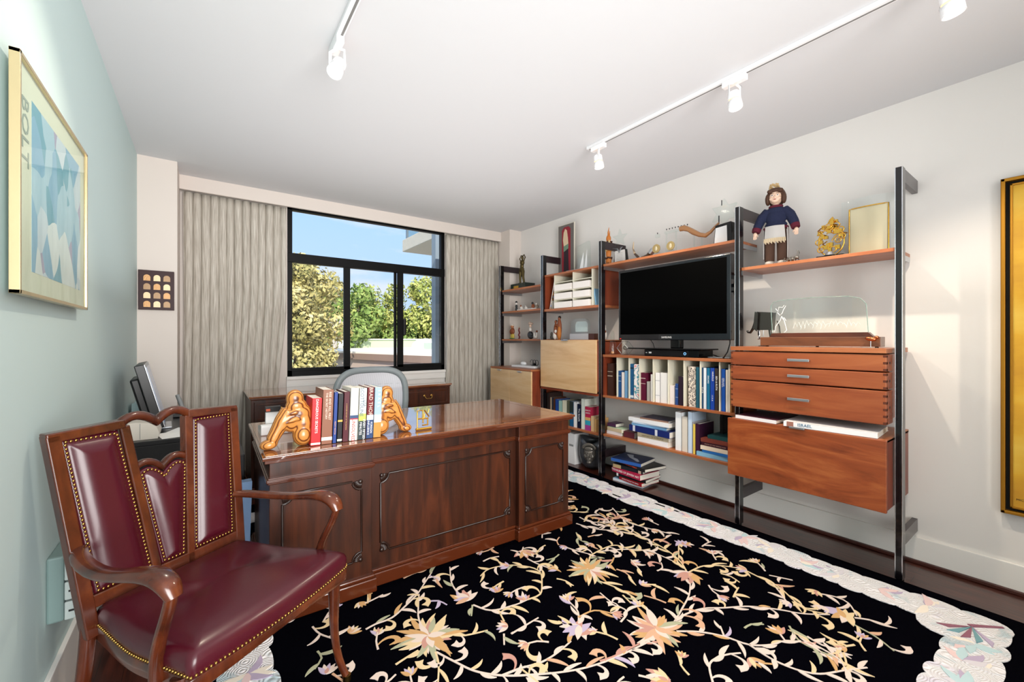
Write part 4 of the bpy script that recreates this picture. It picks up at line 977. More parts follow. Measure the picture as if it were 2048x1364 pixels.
# ================================================================== black side desk along the left wall
g = thing('side_desk', 'black computer desk along the mint wall behind the armchair', 'desk', (-.12, 3.3, 0))
build('top', MB().use(blackp).box(-.395, .10, 2.88, 3.95, .715, .74), g, bevel=.003)
build('front_panel', MB().use(blackp).box(-.395, .10, 2.88, 2.90, .02, .715), g, bevel=.002)
build('side_panel', MB().use(blackp).box(-.395, .10, 3.93, 3.95, .0, .715), g, bevel=.002)
build('leg', MB().use(mat('blue_steel', '7E9AC0', .3, metal=.6)).box(.075, .10, 2.905, 2.93, .0, .715), g, bevel=.002)
g = thing('computer_monitor', 'black flat computer monitor on the side desk seen edge-on', 'monitor', (-.26, 3.33, .74), R(3))
Mx = lambda x, y, z: (x, y, z)
def slab(m, c, hx, hy, hz, lean):
    Mt = Matrix.Translation(c) @ Matrix.Rotation(lean, 4, 'Y'); return m.box(-hx, hx, -hy, hy, -hz, hz, Mt)
c0 = Vector((.0, .0, .205)); ln = R(-14)
build('housing', slab(MB().use(blackp), c0, .022, .23, .185, ln), g, bevel=.004, w2l=False)
build('rear_shell', slab(MB().use(blackp), c0 + Vector((-.04, .02, -.02)), .022, .15, .12, ln), g, bevel=.01, w2l=False)
build('bezel', slab(MB().use(alu), c0 + Vector((.022, 0, .004)), .003, .229, .184, ln), g, bevel=.002, w2l=False)
build('screen', slab(MB().use(mat('monitor_screen', 'AFC2E2', .15, spec=.5)), c0 + Vector((.0245, 0, .006)), .002, .21, .165, ln), g, w2l=False)
build('stand', MB().use(alu).box(-.04, .0, -.04, .04, .008, .10).box(-.10, .10, -.11, .11, 0, .010), g, bevel=.004, w2l=False)
g = thing('desktop_device', 'cream rounded plastic machine on the black side desk seen through the chair back', 'device', (-.27, 3.02, .74))
build('housing', MB().use(creamp).prism([(-.375, 0), (-.20, 0), (-.195, .03), (-.205, .06), (-.235, .085), (-.29, .092), (-.375, .092)], 2.93, 3.12, lambda u, v, w: (u, w, .741 + v)), g, bevel=.006)
build('seam', MB().use(greyp).box(-.273, -.271, 2.928, 2.93, .745, .826), g)
tag(build('mint_case', MB().use(mintp).prism([(-.39, 0), (-.30, 0), (-.315, .085), (-.345, .105), (-.39, .10)], 3.75, 3.93, lambda u, v, w: (u, w, .7405 + v)), bevel=.01, loc=(-.35, 3.84, .74)), 'pale mint rounded plastic case behind the monitor', 'device')
g = thing('cordless_phone', 'cordless telephone handset standing in its base beside the monitor', 'telephone', (-.13, 3.66, .74))
build('base', MB().use(blackp).prism([(-.04, 0), (.06, 0), (.06, .025), (-.04, .05)], 0, .09, lambda u, v, w: (-.17 + w, 3.66 + u, .7405 + v)), g, bevel=.006)
build('handset', MB().use(greyp).tube([(-.115, 3.665, .77), (-.13, 3.68, .83), (-.15, 3.70, .885)], [(.024, .012), (.024, .014), (.018, .012)], 12, up=(1, 0, 0)), g)
for i, (x, y, r, z) in enumerate([(-.14, 2.99, 12, .741), (-.10, 3.10, -20, .7425)]):
    o = build('paper_sheet', MB().use(paper_w).box(-.06, .06, -.09, .09, 0, .001), loc=(0, 0, 0)); o.location = (x, y, z); o.rotation_euler = (0, 0, R(r))
    tag(o, ['white paper sheet at the front edge of the black side desk', 'white paper sheet under the monitor on the black side desk'][i], 'paper', 'loose papers on the side desk')
tag(build('computer_mouse', MB().use(blackp).ell((-.04, 3.16, .752), (.03, .05, .018)), loc=(-.04, 3.16, .74)), 'black computer mouse on the side desk', 'mouse')
g = thing('computer_tower', 'black computer tower standing on the floor left of the executive desk', 'computer', (.15, 3.06, 0))
build('case', MB().use(blackp).box(.115, .19, 2.90, 3.25, .002, .60), g, bevel=.004)
build('front_light', MB().use(mat('teal_light', '3A8FA8', .4, emit=('3A8FA8', .6))).box(.14, .165, 2.897, 2.90, .17, .20), g)
tag(build('blue_bin', MB().use(mat('blue_plastic', '8FB0DC', .4)).prism([(.155, .02), (.20, .02), (.215, .50), (.15, .50)], 2.74, 2.80, lambda u, v, w: (u, w, v - .018)), bevel=.003, loc=(.18, 2.77, 0)), 'pale blue plastic bin between the side desk and the executive desk', 'bin')

# ================================================================== on the left wall and the column
g = thing('framed_print', 'large framed blue abstract print on the mint wall', 'picture', (XL, 1.94, 1.69))
fr_m = mat('champagne_frame', 'C9B68E', .25, metal=.7)
y0, y1, z0, z1 = 1.578, 2.335, 1.385, 1.998
xf0, xf1 = XL + .014, XL + .034
fm = MB().use(fr_m)
for a, b, c, d in ((y0, y0 + .010, z0, z1), (y1 - .010, y1, z0, z1), (y0, y1, z0, z0 + .010), (y0, y1, z1 - .010, z1)): fm.box(xf0, xf1, a, b, c, d)
build('frame', fm, g, bevel=.001)
build('mat_board', MB().use(mat('print_paper', 'DCE0CC', .8)).box(xf0, xf1 - .010, y0 + .008, y1 - .008, z0 + .008, z1 - .008), g)
def abstract():
    m = mat('blue_abstract', '9CC4D8', .7); t = m.node_tree; b = t.nodes['Principled BSDF']; k = N(t, 'ShaderNodeTexCoord')
    mp2 = N(t, 'ShaderNodeMapping'); mp2.inputs['Scale'].default_value = (1, 6, 4.2); t.links.new(k.outputs['Object'], mp2.inputs[0])
    d = N(t, 'ShaderNodeTexNoise'); d.inputs['Scale'].default_value = .8; t.links.new(mp2.outputs[0], d.inputs['Vector'])
    x = N(t, 'ShaderNodeMixRGB'); x.inputs[0].default_value = .35; t.links.new(mp2.outputs[0], x.inputs[1]); t.links.new(d.outputs['Color'], x.inputs[2])
    v = N(t, 'ShaderNodeTexVoronoi'); v.inputs['Scale'].default_value = 2.9; t.links.new(x.outputs[0], v.inputs['Vector'])
    s = N(t, 'ShaderNodeSeparateColor'); t.links.new(v.outputs['Color'], s.inputs[0])
    r = ramp(t, s.outputs[0], [(.0, '6FA9BE'), (.2, 'A9CBDC'), (.4, 'DCE6E8'), (.58, '86B4D0'), (.75, 'C9D9E4'), (.9, 'A9A6C0')])
    r.color_ramp.interpolation = 'CONSTANT'
    t.links.new(r.outputs[0], b.inputs['Base Color']); return m
art = build('artwork', MB().use(abstract()).box(xf1 - .010, xf1 - .0095, y0 + .13, y1 - .07, z0 + .07, z1 - .075), g)
lettering('BOLT', .075, mat('grey_print_ink', '9AA79C', .8), g, (xf1 - .0092 - XL, y0 + .075 - 1.94, z1 - .18 - 1.69), (R(90), R(90), R(90)), name='print_lettering')
gz_m = glass('picture_glazing'); _k = [n for n in gz_m.node_tree.nodes if n.type == 'MAP_RANGE'][0]; _k.inputs[3].default_value = 1.22; _k.inputs[4].default_value = 1 / 1.22
build('glazing', MB().use(gz_m).add([(xf1 - .004, y0 + .009, z0 + .009), (xf1 - .004, y1 - .009, z0 + .009), (xf1 - .004, y1 - .009, z1 - .009), (xf1 - .004, y0 + .009, z1 - .009)], [(0, 1, 2, 3)]), g)
g = thing('medal_plaque', 'dark square plaque of twelve arched medals on the column left of the curtain', 'plaque', (-.29, 4.19, 1.64))
build('board', MB().use(mat('plum_board', '34181A', .45, spec=.3)).box(-.398, -.188, 4.172, 4.19, 1.492, 1.790), g, bevel=.002)
for i in range(4):
    for j in range(3):
        xx, zz = -.348 + j * .058, 1.732 - i * .066
        pts = [(xx - .020, zz - .022), (xx + .020, zz - .022)] + [(xx + .020 * math.cos(R(a)), zz + .004 + .020 * math.sin(R(a))) for a in range(0, 181, 20)]
        build('medal', MB().use(mat(['medal_gold', 'medal_pale', 'medal_dull'][(i * 2 + j) % 3], ['B48A5C', 'CDB490', '94785A'][(i * 2 + j) % 3], .4, metal=.4, bump=(150, .6, .002))).prism(pts, 4.168, 4.172, lambda u, v, w: (u, w, v)), g)
g = thing('surge_protector', 'grey wall outlet box with three stacked adapters on the mint wall', 'power strip', (XL, 2.02, .44))
gm = mat('grey_green_box', '6E8482', .5); gm2 = mat('pale_adapter', 'B9C4C2', .5)
build('housing', MB().use(gm).box(XL, XL + .04, 1.95, 2.13, .36, .57), g, bevel=.006)
for i in range(3):
    z = .385 + i * .064
    o = build('adapter', MB().use(gm2).box(XL + .04, XL + .085, 1.955, 2.06, z - .026, z + .032), g, bevel=.003)
    build('slot', MB().use(blackp).box(XL + .05, XL + .066, 1.953, 1.955, z, z + .006), o)

# ================================================================== ceiling track lights
def track(name, x, ya, yb, label):
    g = thing(name, label, 'track light rail', (x, (ya + yb) / 2, H))
    m = MB().use(mat('track_white', 'E9E9EB', .4)).box(x - .017, x + .017, ya, yb, H - .020, H)
    build('rail', m, g, bevel=.002)
    build('conductor_slot', MB().use(mat('slot_grey', '7C7A78', .6)).box(x + .0, x + .010, ya + .01, yb - .01, H - .0206, H - .0199), g)
track('track_rail', .493, -1.4, 2.13, 'white ceiling track on the left above the desk end')
track('track_rail', 2.235, -1.4, 2.13, 'white ceiling track on the right running along the shelving')
lens_m = mat('lamp_lens', 'FFF6E6', .3, emit=('FFF4E4', 14)); glow = mat('lamp_glow', 'FFC880', .4, emit=('FFB860', 3))
headm = mat('head_white', 'F2F2F4', .35)
def head(x, y, aim, label, power, blend=.5, ang=95, col=(1, .86, .68)):
    """cylinder spot on a yoke; aim = direction of the beam"""
    g = thing('track_spotlight', label, 'spotlight', (x, y, H - .02), group='ceiling track spotlights')
    build('adapter', MB().use(headm).box(x - .017, x + .017, y - .06, y + .06, H - .052, H - .0205), g, bevel=.003)
    a = Vector(aim).normalized(); c = Vector((x, y, H - .135)); q = a.orthogonal().normalized()
    side = Vector((0, 0, 1)).cross(a); side = side.normalized() if side.length > .1 else Vector((0, 1, 0))
    m = MB().use(headm)
    for s in (-1, 1): m.tube([Vector((x, y, H - .052)) + side * s * .01, Vector((x, y, H - .062)) + side * s * .036, c + side * s * .037], (.008, .0025), 8, up=tuple(a))
    build('yoke', m, g)
    rot = Vector((0, 0, 1)).rotation_difference(a).to_matrix()
    pr = [(.012, -.045), (.026, -.043), (.030, -.036), (.030, -.004), (.0275, -.003), (.0275, .004), (.033, .006), (.034, .045), (.031, .046), (.030, .030)]
    b = build('lamp_body', MB().use(headm).lathe(pr, c, 28, rot), g)
    build('heat_slot', MB().use(glow).lathe([(.0278, -.0025), (.0278, .0035)], c, 28, rot), b)
    build('rear_opening', MB().use(glow).lathe([(.011, -.0452), (.004, -.0456)], c, 20, rot), b)
    build('lens', MB().use(lens_m).lathe([(.029, .034), (.015, .037), (.002, .038)], c, 28, rot), b)
    l = light('spot_lamp', 'SPOT', tuple(c + a * .055), power, col, size=.02, spot_size=R(ang), spot_blend=blend)
    l.rotation_euler = (-a).to_track_quat('Z', 'Y').to_euler(); l.parent = g; l.location = c + a * .055 - g.location
head(.493, 2.035, (-.38, -.35, -.85), 'white track spotlight on the left ceiling track aimed down towards the mint wall', 22, ang=120)
head(2.235, 2.03, (.10, -.10, -1), 'farthest white track spotlight on the right ceiling track', 42, ang=120)
head(2.235, 1.09, (-.06, -.16, -1), 'middle white track spotlight on the right ceiling track', 42, ang=120)
head(2.235, .30, (.15, -.12, -1), 'nearest white track spotlight on the right ceiling track at the top edge', 42, ang=120)

# ================================================================== gold framed painting at the right
g = thing('framed_painting', 'tall yellow painting in a gold floater frame on the right wall', 'painting', (XR, -.35, 1.24))
y0, y1, z0, z1 = -.95, .262, .398, 2.075
def ring(m, a, b, c, d, w, x0, x1):
    m.box(x0, x1, a, a + w, c, d); m.box(x0, x1, b - w, b, c, d); m.box(x0, x1, a, b, c, c + w); m.box(x0, x1, a, b, d - w, d)
ring(m := MB().use(gold_fr), y0, y1, z0, z1, .016, XR - .045, XR - .002); build('outer_frame', m, g, bevel=.003)
build('backing', MB().use(mat('black_gap', '0A0806', .9)).box(XR - .018, XR - .004, y0 + .01, y1 - .01, z0 + .01, z1 - .01), g)
ring(m := MB().use(gold_fr), y0 + .030, y1 - .030, z0 + .030, z1 - .030, .010, XR - .036, XR - .018); build('inner_frame', m, g, bevel=.002)
def yel():
    m = mat('yellow_canvas', 'CE9A26', .6); t = m.node_tree; b = t.nodes['Principled BSDF']; k = N(t, 'ShaderNodeTexCoord')
    p = N(t, 'ShaderNodeMapping'); p.inputs['Scale'].default_value = (1, 1.2, 3); t.links.new(k.outputs['Object'], p.inputs[0])
    n = N(t, 'ShaderNodeTexNoise'); n.inputs['Scale'].default_value = 1.6; n.inputs['Detail'].default_value = 6; t.links.new(p.outputs[0], n.inputs['Vector'])
    r = ramp(t, n.outputs[0], [(.3, 'B98220'), (.5, 'D2A028'), (.7, 'DDB84A')]); t.links.new(r.outputs[0], b.inputs['Base Color']); return m
build('canvas', MB().use(yel()).box(XR - .030, XR - .020, y0 + .040, y1 - .040, z0 + .040, z1 - .040), g)
lettering('MICHAEL A.', .014, mat('black_ink', '151210', .6), g, (-.0308, .215 - .0 + .35 - .04, .475 - 1.24), (R(90), 0, R(-90)), name='signature')
# ================================================================== pole shelving system on the right wall
XP = 2.94; PY = [.586, 1.412, 2.644, 3.470, 4.270]
plabs = ['nearest dark metal pole at the right end of the shelving', 'dark metal pole between the television and the drawer cabinet', 'dark metal pole between the television and the pale drop-front cabinet',
         'dark metal pole left of the pale drop-front cabinet', 'farthest dark metal pole beside the curtain']
def post():
    g = thing('shelf_pole', plabs[0], 'shelf pole', (XP, 0, 0), group='dark metal wall shelving poles')
    x = XP
    build('pole', MB().use(postm).box(x - .006, x + .045, -.016, .016, .012, 2.172), g, bevel=.002)
    for s in (-1, 1): build('chrome_edge', MB().use(chrome).box(x - .010, x - .002, s * .0138 - .0019, s * .0138 + .0019, .014, 2.17), g, bevel=.001)
    for z in (2.135, .212):
        build('wall_arm', MB().use(armm).prism([(x + .045, -.034), (XR - .002, -.034), (XR - .002, .036), (x + .045, .036)], -.012, .012, lambda u, v, w: (u, w, z + v)), g, bevel=.002)
    build('foot', MB().use(blackp).cyl((x + .018, 0, .0005), .017, .014, n=16), g)
    return g
def dup(root, loc, label=None, rz=None):
    r = root.copy(); COL.objects.link(r); r.location = loc
    if label: r['label'] = label
    if rz is not None: r.rotation_euler = (0, 0, rz)
    for ch in list(root.children):
        c = ch.copy(); COL.objects.link(c); c.parent = r
        for q in list(ch.children):
            d = q.copy(); COL.objects.link(d); d.parent = c
    return r
p0 = post(); p0.location.y = PY[0]
for y, l in list(zip(PY, plabs))[1:]: dup(p0, (XP, y, 0), l)
XF, XB = 2.955, 3.262
def shelf(y0, y1, ztop, label, th=.020, xf=XF, mt=None):
    g = thing('wall_shelf', label, 'shelf', (3.1, (y0 + y1) / 2, ztop), group='teak wall shelves')
    build('board', MB().use(mt or teak_shelf).box(xf, XB, y0 + .017, y1 - .017, ztop - th, ztop), g, bevel=.002)
    for y in (y0 + .017, y1 - .020): build('bracket', MB().use(alu).box(xf + .01, XB, y, y + .003, ztop - .050, ztop - th), g)
    return g
shelf(PY[0], PY[1], 1.757, 'teak shelf carrying the doll at the right')
shelf(PY[1], PY[2], 1.958, 'long teak shelf above the television')
shelf(PY[1], PY[2], .403, 'long low teak shelf with stacked and standing books')
shelf(PY[2], PY[3], .392, 'low teak shelf under the pale drop-front cabinet')
shelf(PY[3], PY[4], 1.868, 'top teak shelf at the far end with the bronze figure')
shelf(PY[3], PY[4], 1.606, 'middle teak shelf at the far end with small figurines')
shelf(PY[3], PY[4], 1.272, 'lower teak shelf at the far end with a seated lady figurine')
# drawer cabinet
def cabinet_drawers():
    g = thing('drawer_cabinet', 'teak three drawer cabinet hung between two poles under the glass award', 'cabinet', (3.05, 1.0, .8))
    y0, y1, xf = .612, 1.405, 2.83
    build('top_board', MB().use(teak_shelf).box(xf - .006, XB, y0 - .0, y1 + .0, 1.196, 1.222), g, bevel=.002)
    build('carcass', MB().use(teak_side).box(2.955, XB - .02, y0 + .018, y1 - .018, .84, 1.19), g)
    dk = mat('joint_dark', '5A2A18', .45)
    for z0, z1 in ((1.102, 1.190), (1.008, 1.096), (.826, 1.001)):
        d = build('drawer', MB().use(teak).box(xf, 2.952, y0, y1, z0, z1), g, bevel=.004)
        q = MB().use(dk); n = int((z1 - z0) / .016)
        for k in range(n):
            if k % 2: continue
            z = z0 + (k + .5) * (z1 - z0) / n
            for y, s in ((y0, 1), (y1, -1)): q.box(xf - .0006, xf + .02, min(y, y + s * .014), max(y, y + s * .014), z - .006, z + .006)
        build('finger_joints', q, d)
        q = MB().use(blackp).box(xf + .05, xf + .066, y0 - .001, y0 + .001, (z0 + z1) / 2 - .006, (z0 + z1) / 2 + .006); build('pull_recess', q, d)
        zc = min((z0 + z1) / 2, z1 - .045) + (.0)
        build('drawer_handle', MB().use(alu).box(xf - .022, xf - .018, .950, 1.062, zc - .007, zc + .009).box(xf - .02, xf + .001, .950, .954, zc - .003, zc + .006).box(xf - .02, xf + .001, 1.058, 1.062, zc - .003, zc + .006), d, bevel=.0015)
cabinet_drawers()
def dropfront():
    g = thing('drop_front_cabinet', 'teak drop-front cabinet with strong grain hung low at the right', 'cabinet', (3.05, 1.0, .4))
    y0, y1, xf = .606, 1.412, 2.80
    build('door', MB().use(teak2).box(xf, xf + .02, y0, y1, .380, .752), g, bevel=.004)
    build('body', MB().use(teak_side).box(xf + .02, XB, y0 + .004, y0 + .022, .385, .748).box(xf + .02, XB, y1 - .034, y1 - .016, .385, .748).box(xf + .02, XB, y0 + .02, y1 - .02, .385, .405).box(XB - .01, XB, y0 + .02, y1 - .02, .39, .74), g, bevel=.002)
    build('top_board', MB().use(teak_shelf).box(xf + .02, XB + .008, y0 + .004, y1 - .016, .735, .752), g, bevel=.002)
    build('handle', MB().use(alu).box(xf - .014, xf + .01, .965, 1.045, .745, .757), g, bevel=.002)
dropfront()
# television unit rack with dividers
g = thing('binder_rack', 'teak rack with pale dividers holding binders under the television', 'shelf rack', (3.1, 2.0, .755))
y0, y1 = PY[1] + .017, PY[2] - .017
build('top_board', MB().use(teak_shelf).box(XF - .005, XB, y0, y1, 1.108, 1.130), g, bevel=.002)
build('bottom_board', MB().use(teak_shelf).box(XF - .005, XB, y0, y1, .738, .757), g, bevel=.002)
build('side_panel', MB().use(teak_side).box(XF, XB, y1 - .018, y1, .757, 1.108), g); build('side_panel', MB().use(teak_side).box(XF, XB, y0, y0 + .012, .757, 1.108), g)
build('back_panel', MB().use(greengrey).box(XB - .01, XB, y0 + .012, y1 - .018, .757, 1.108), g)
DV = [2.475, 2.344, 2.235, 2.101, 1.962, 1.827, 1.695, 1.551]
for y in DV: build('divider', MB().use(creamlam).box(XF + .008, XB - .01, y - .0045, y + .0035, .757, 1.108), g)
# upper box with letter trays
g = thing('organizer_box', 'teak box with cream pigeonholes above the pale drop-front cabinet', 'shelf box', (3.1, 3.05, 1.57))
y0, y1 = PY[2] + .018, PY[3] - .018
build('top_board', MB().use(teak_shelf).box(XF, XB, y0, y1, 1.938, 1.957), g, bevel=.002)
build('bottom_board', MB().use(teak_shelf).box(XF - .005, XB, y0, y1, 1.565, 1.590), g, bevel=.002)
for y in (y0, y1 - .015): build('side_panel', MB().use(teak_side).box(XF + .005, XB, y, y + .015, 1.590, 1.938), g)
build('back_panel', MB().use(greengrey).box(XB - .01, XB, y0 + .015, y1 - .015, 1.590, 1.938), g)
ga, gb_, gm_ = 2.775, 3.305, 3.030
for y in (ga, gm_, gb_): build('divider', MB().use(creamlam).box(XF + .01, XB - .01, y - .004, y + .004, 1.590, 1.938), g)
for z in (1.855, 1.765, 1.675): build('tray_shelf', MB().use(creamlam).box(XF + .012, XB - .01, ga, gb_, z, z + .006), g)
boxm = mat('box_white_card', 'ECE4DE', .7)
k = 0
for c, (a, b) in (('left', (gm_ + .012, gb_ - .008)), ('right', (ga + .022, gm_ - .010))):
    for r, z in (('top', 1.772), ('middle', 1.682), ('bottom', 1.591)):
        o = build('file_box', MB().use(boxm).box(XF - .004, XB - .06, a, b, z, z + .062), loc=(3.08, (a + b) / 2, z), bevel=.002)
        tag(o, f'white card box in the {r} filled slot of the {c} pigeonhole column', 'box', 'white boxes in the pigeonholes'); k += 1
# pale drop front cabinet
g = thing('drop_front_cabinet', 'teak drop-front cabinet with painted window glare and a small top pull in the middle of the wall', 'cabinet', (3.08, 3.05, .76))
build('door', MB().use(teak_glare).box(2.90, 2.918, PY[2] + .020, PY[3] - .016, .768, 1.262), g, bevel=.003)
build('body', MB().use(teak_side).box(2.918, XB, PY[2] + .02, PY[2] + .038, .765, 1.255).box(2.918, XB, PY[3] - .036, PY[3] - .018, .765, 1.255).box(2.918, XB, PY[2] + .02, PY[3] - .018, .765, .785), g)
build('top_board', MB().use(teak_shelf).box(2.918, XB, PY[2] + .02, PY[3] - .018, 1.245, 1.264), g, bevel=.002)
build('bottom_rail', MB().use(teak_side).box(2.905, XB, PY[2] + .02, PY[3] - .018, .745, .765), g)
build('handle', MB().use(alu).box(2.886, 2.91, 3.03, 3.12, 1.255, 1.266), g, bevel=.002)
# far two door cabinet
g = thing('two_door_cabinet', 'teak two door cabinet with painted window glare at the far end behind the desk', 'cabinet', (3.0, 3.9, .35))
build('body', MB().use(teak_side).box(2.818, 2.93, 3.49, 4.275, .36, .925).box(2.93, XB, 3.49, 4.248, .36, .925), g, bevel=.002)
build('top_board', MB().use(teak_shelf).box(2.80, 2.928, 3.49, 4.275, .925, .943).box(2.928, XB, 3.49, 4.248, .925, .943), g, bevel=.002)
for a, b in ((3.885, 4.275), (3.49, 3.881)):
    d = build('door', MB().use(teak_glare).box(2.80, 2.818, a, b, .365, .922), g, bevel=.002)
    build('handle', MB().use(alu).box(2.786, 2.803, (a + b) / 2 - .035, (a + b) / 2 + .035, .905, .916), d, bevel=.002)

# ================================================================== television and its box
g = thing('television', 'large black flat television on the binder rack', 'television', (3.0, 1.955, 1.185), 0)
ty0, ty1, tz0, tz1 = 1.462, 2.442, 1.262, 1.868
build('housing', MB().use(tvbez).box(2.945, 3.0, ty0, ty1, tz0, tz1), g, bevel=.006, seg=3)
build('screen', MB().use(screenm).box(2.9435, 2.946, ty0 + .028, ty1 - .022, tz0 + .048, tz1 - .022), g)
build('rear_shell', MB().use(blackp).box(3.0, 3.05, ty0 + .12, ty1 - .12, tz0 + .08, tz1 - .12), g, bevel=.02)
build('neck', MB().use(blackg).box(2.985, 3.045, 1.875, 1.96, 1.195, tz0 + .03), g, bevel=.01)
build('stand_base', MB().use(blackg).box(2.93, 3.16, 1.66, 2.33, 1.187, 1.198), g, bevel=.004)
build('standby_light', MB().use(mat('red_led', 'D02020', .4, emit=('FF2010', 2))).box(2.942, 2.946, ty1 - .028, ty1 - .02, tz0 + .010, tz0 + .014), g)
lettering('SAMSUNG', .020, mat('ink_E8E8E8', 'E8E8E8'), g, (2.9436 - 3.0, 1.965 - 1.955, tz0 + .022 - 1.185), (R(90), 0, R(-90)), name='logo_lettering')
g = thing('cable_box', 'black cable box with a round blue light under the television', 'set-top box', (3.08, 1.99, 1.13))
build('housing', MB().use(blackg).box(2.985, 3.19, 1.72, 2.20, 1.132, 1.185), g, bevel=.003)
build('front_panel', MB().use(blackp).box(2.982, 2.986, 1.80, 2.198, 1.136, 1.181), g)
build('display', MB().use(whitep).box(2.9815, 2.983, 2.13, 2.155, 1.153, 1.166).box(2.9815, 2.983, 2.172, 2.186, 1.156, 1.161), g)
build('power_ring', MB().use(mat('blue_ring', '6FA4E0', .4, emit=('6FA4E0', 1.5))).tube([(2.981, 1.83 + .009 * math.cos(a * .5236), 1.158 + .009 * math.sin(a * .5236)) for a in range(12)], .002, 6, up=(1, 0, 0), closed=True), g)
cab = MB().use(blackp)
cab.tube([(2.99, 1.49, 1.30), (2.985, 1.488, 1.24), (2.975, 1.50, 1.18), (2.98, 1.53, 1.138), (3.05, 1.58, 1.135), (3.12, 1.68, 1.15)], .004, 6)
tag(build('television_cable', cab, loc=(3.0, 1.5, 1.13)), 'black cable hanging from the right corner of the television', 'cable')
tag(build('cable', MB().use(blackp).tube([(3.02, 2.17, 1.27), (3.04, 2.155, 1.235), (3.05, 2.15, 1.199)], .003, 6), loc=(3.05, 2.16, 1.2)), 'short thin black cable under the left half of the television', 'cable')
tag(build('flat_device', MB().use(mat('grey_silver', '8A949C', .3, metal=.6)).box(3.0, 3.14, 1.50, 1.66, 1.1315, 1.140), bevel=.003, loc=(3.07, 1.58, 1.13)), 'flat grey device on the rack beside the cable box', 'device')
g = thing('power_adapter', 'white label power adapter hanging beside the television on the pole', 'adapter', (3.03, 1.44, 1.62))
build('plug', MB().use(blackp).box(3.0, 3.05, 1.432, 1.458, 1.60, 1.66), g, bevel=.004); build('plug_label', MB().use(whitep).box(2.998, 3.0, 1.434, 1.456, 1.61, 1.635), g)
build('cord', MB().use(blackp).tube([(3.02, 1.445, 1.66), (3.02, 1.46, 1.71), (3.0, 1.475, 1.735)], .003, 6).tube([(3.02, 1.445, 1.6), (3.04, 1.46, 1.5), (3.03, 1.452, 1.38), (3.05, 1.46, 1.28)], .003, 6), g)
tag(build('cable', MB().use(blackp).tube([(XR - .01, 1.30, 1.40), (XR - .012, 1.285, 1.36), (XR - .012, 1.28, 1.31), (XR - .01, 1.30, 1.27)] , .003, 6), loc=(XR, 1.3, 1.3)), 'thin black cord loop on the wall beside the silver elephant', 'cable')

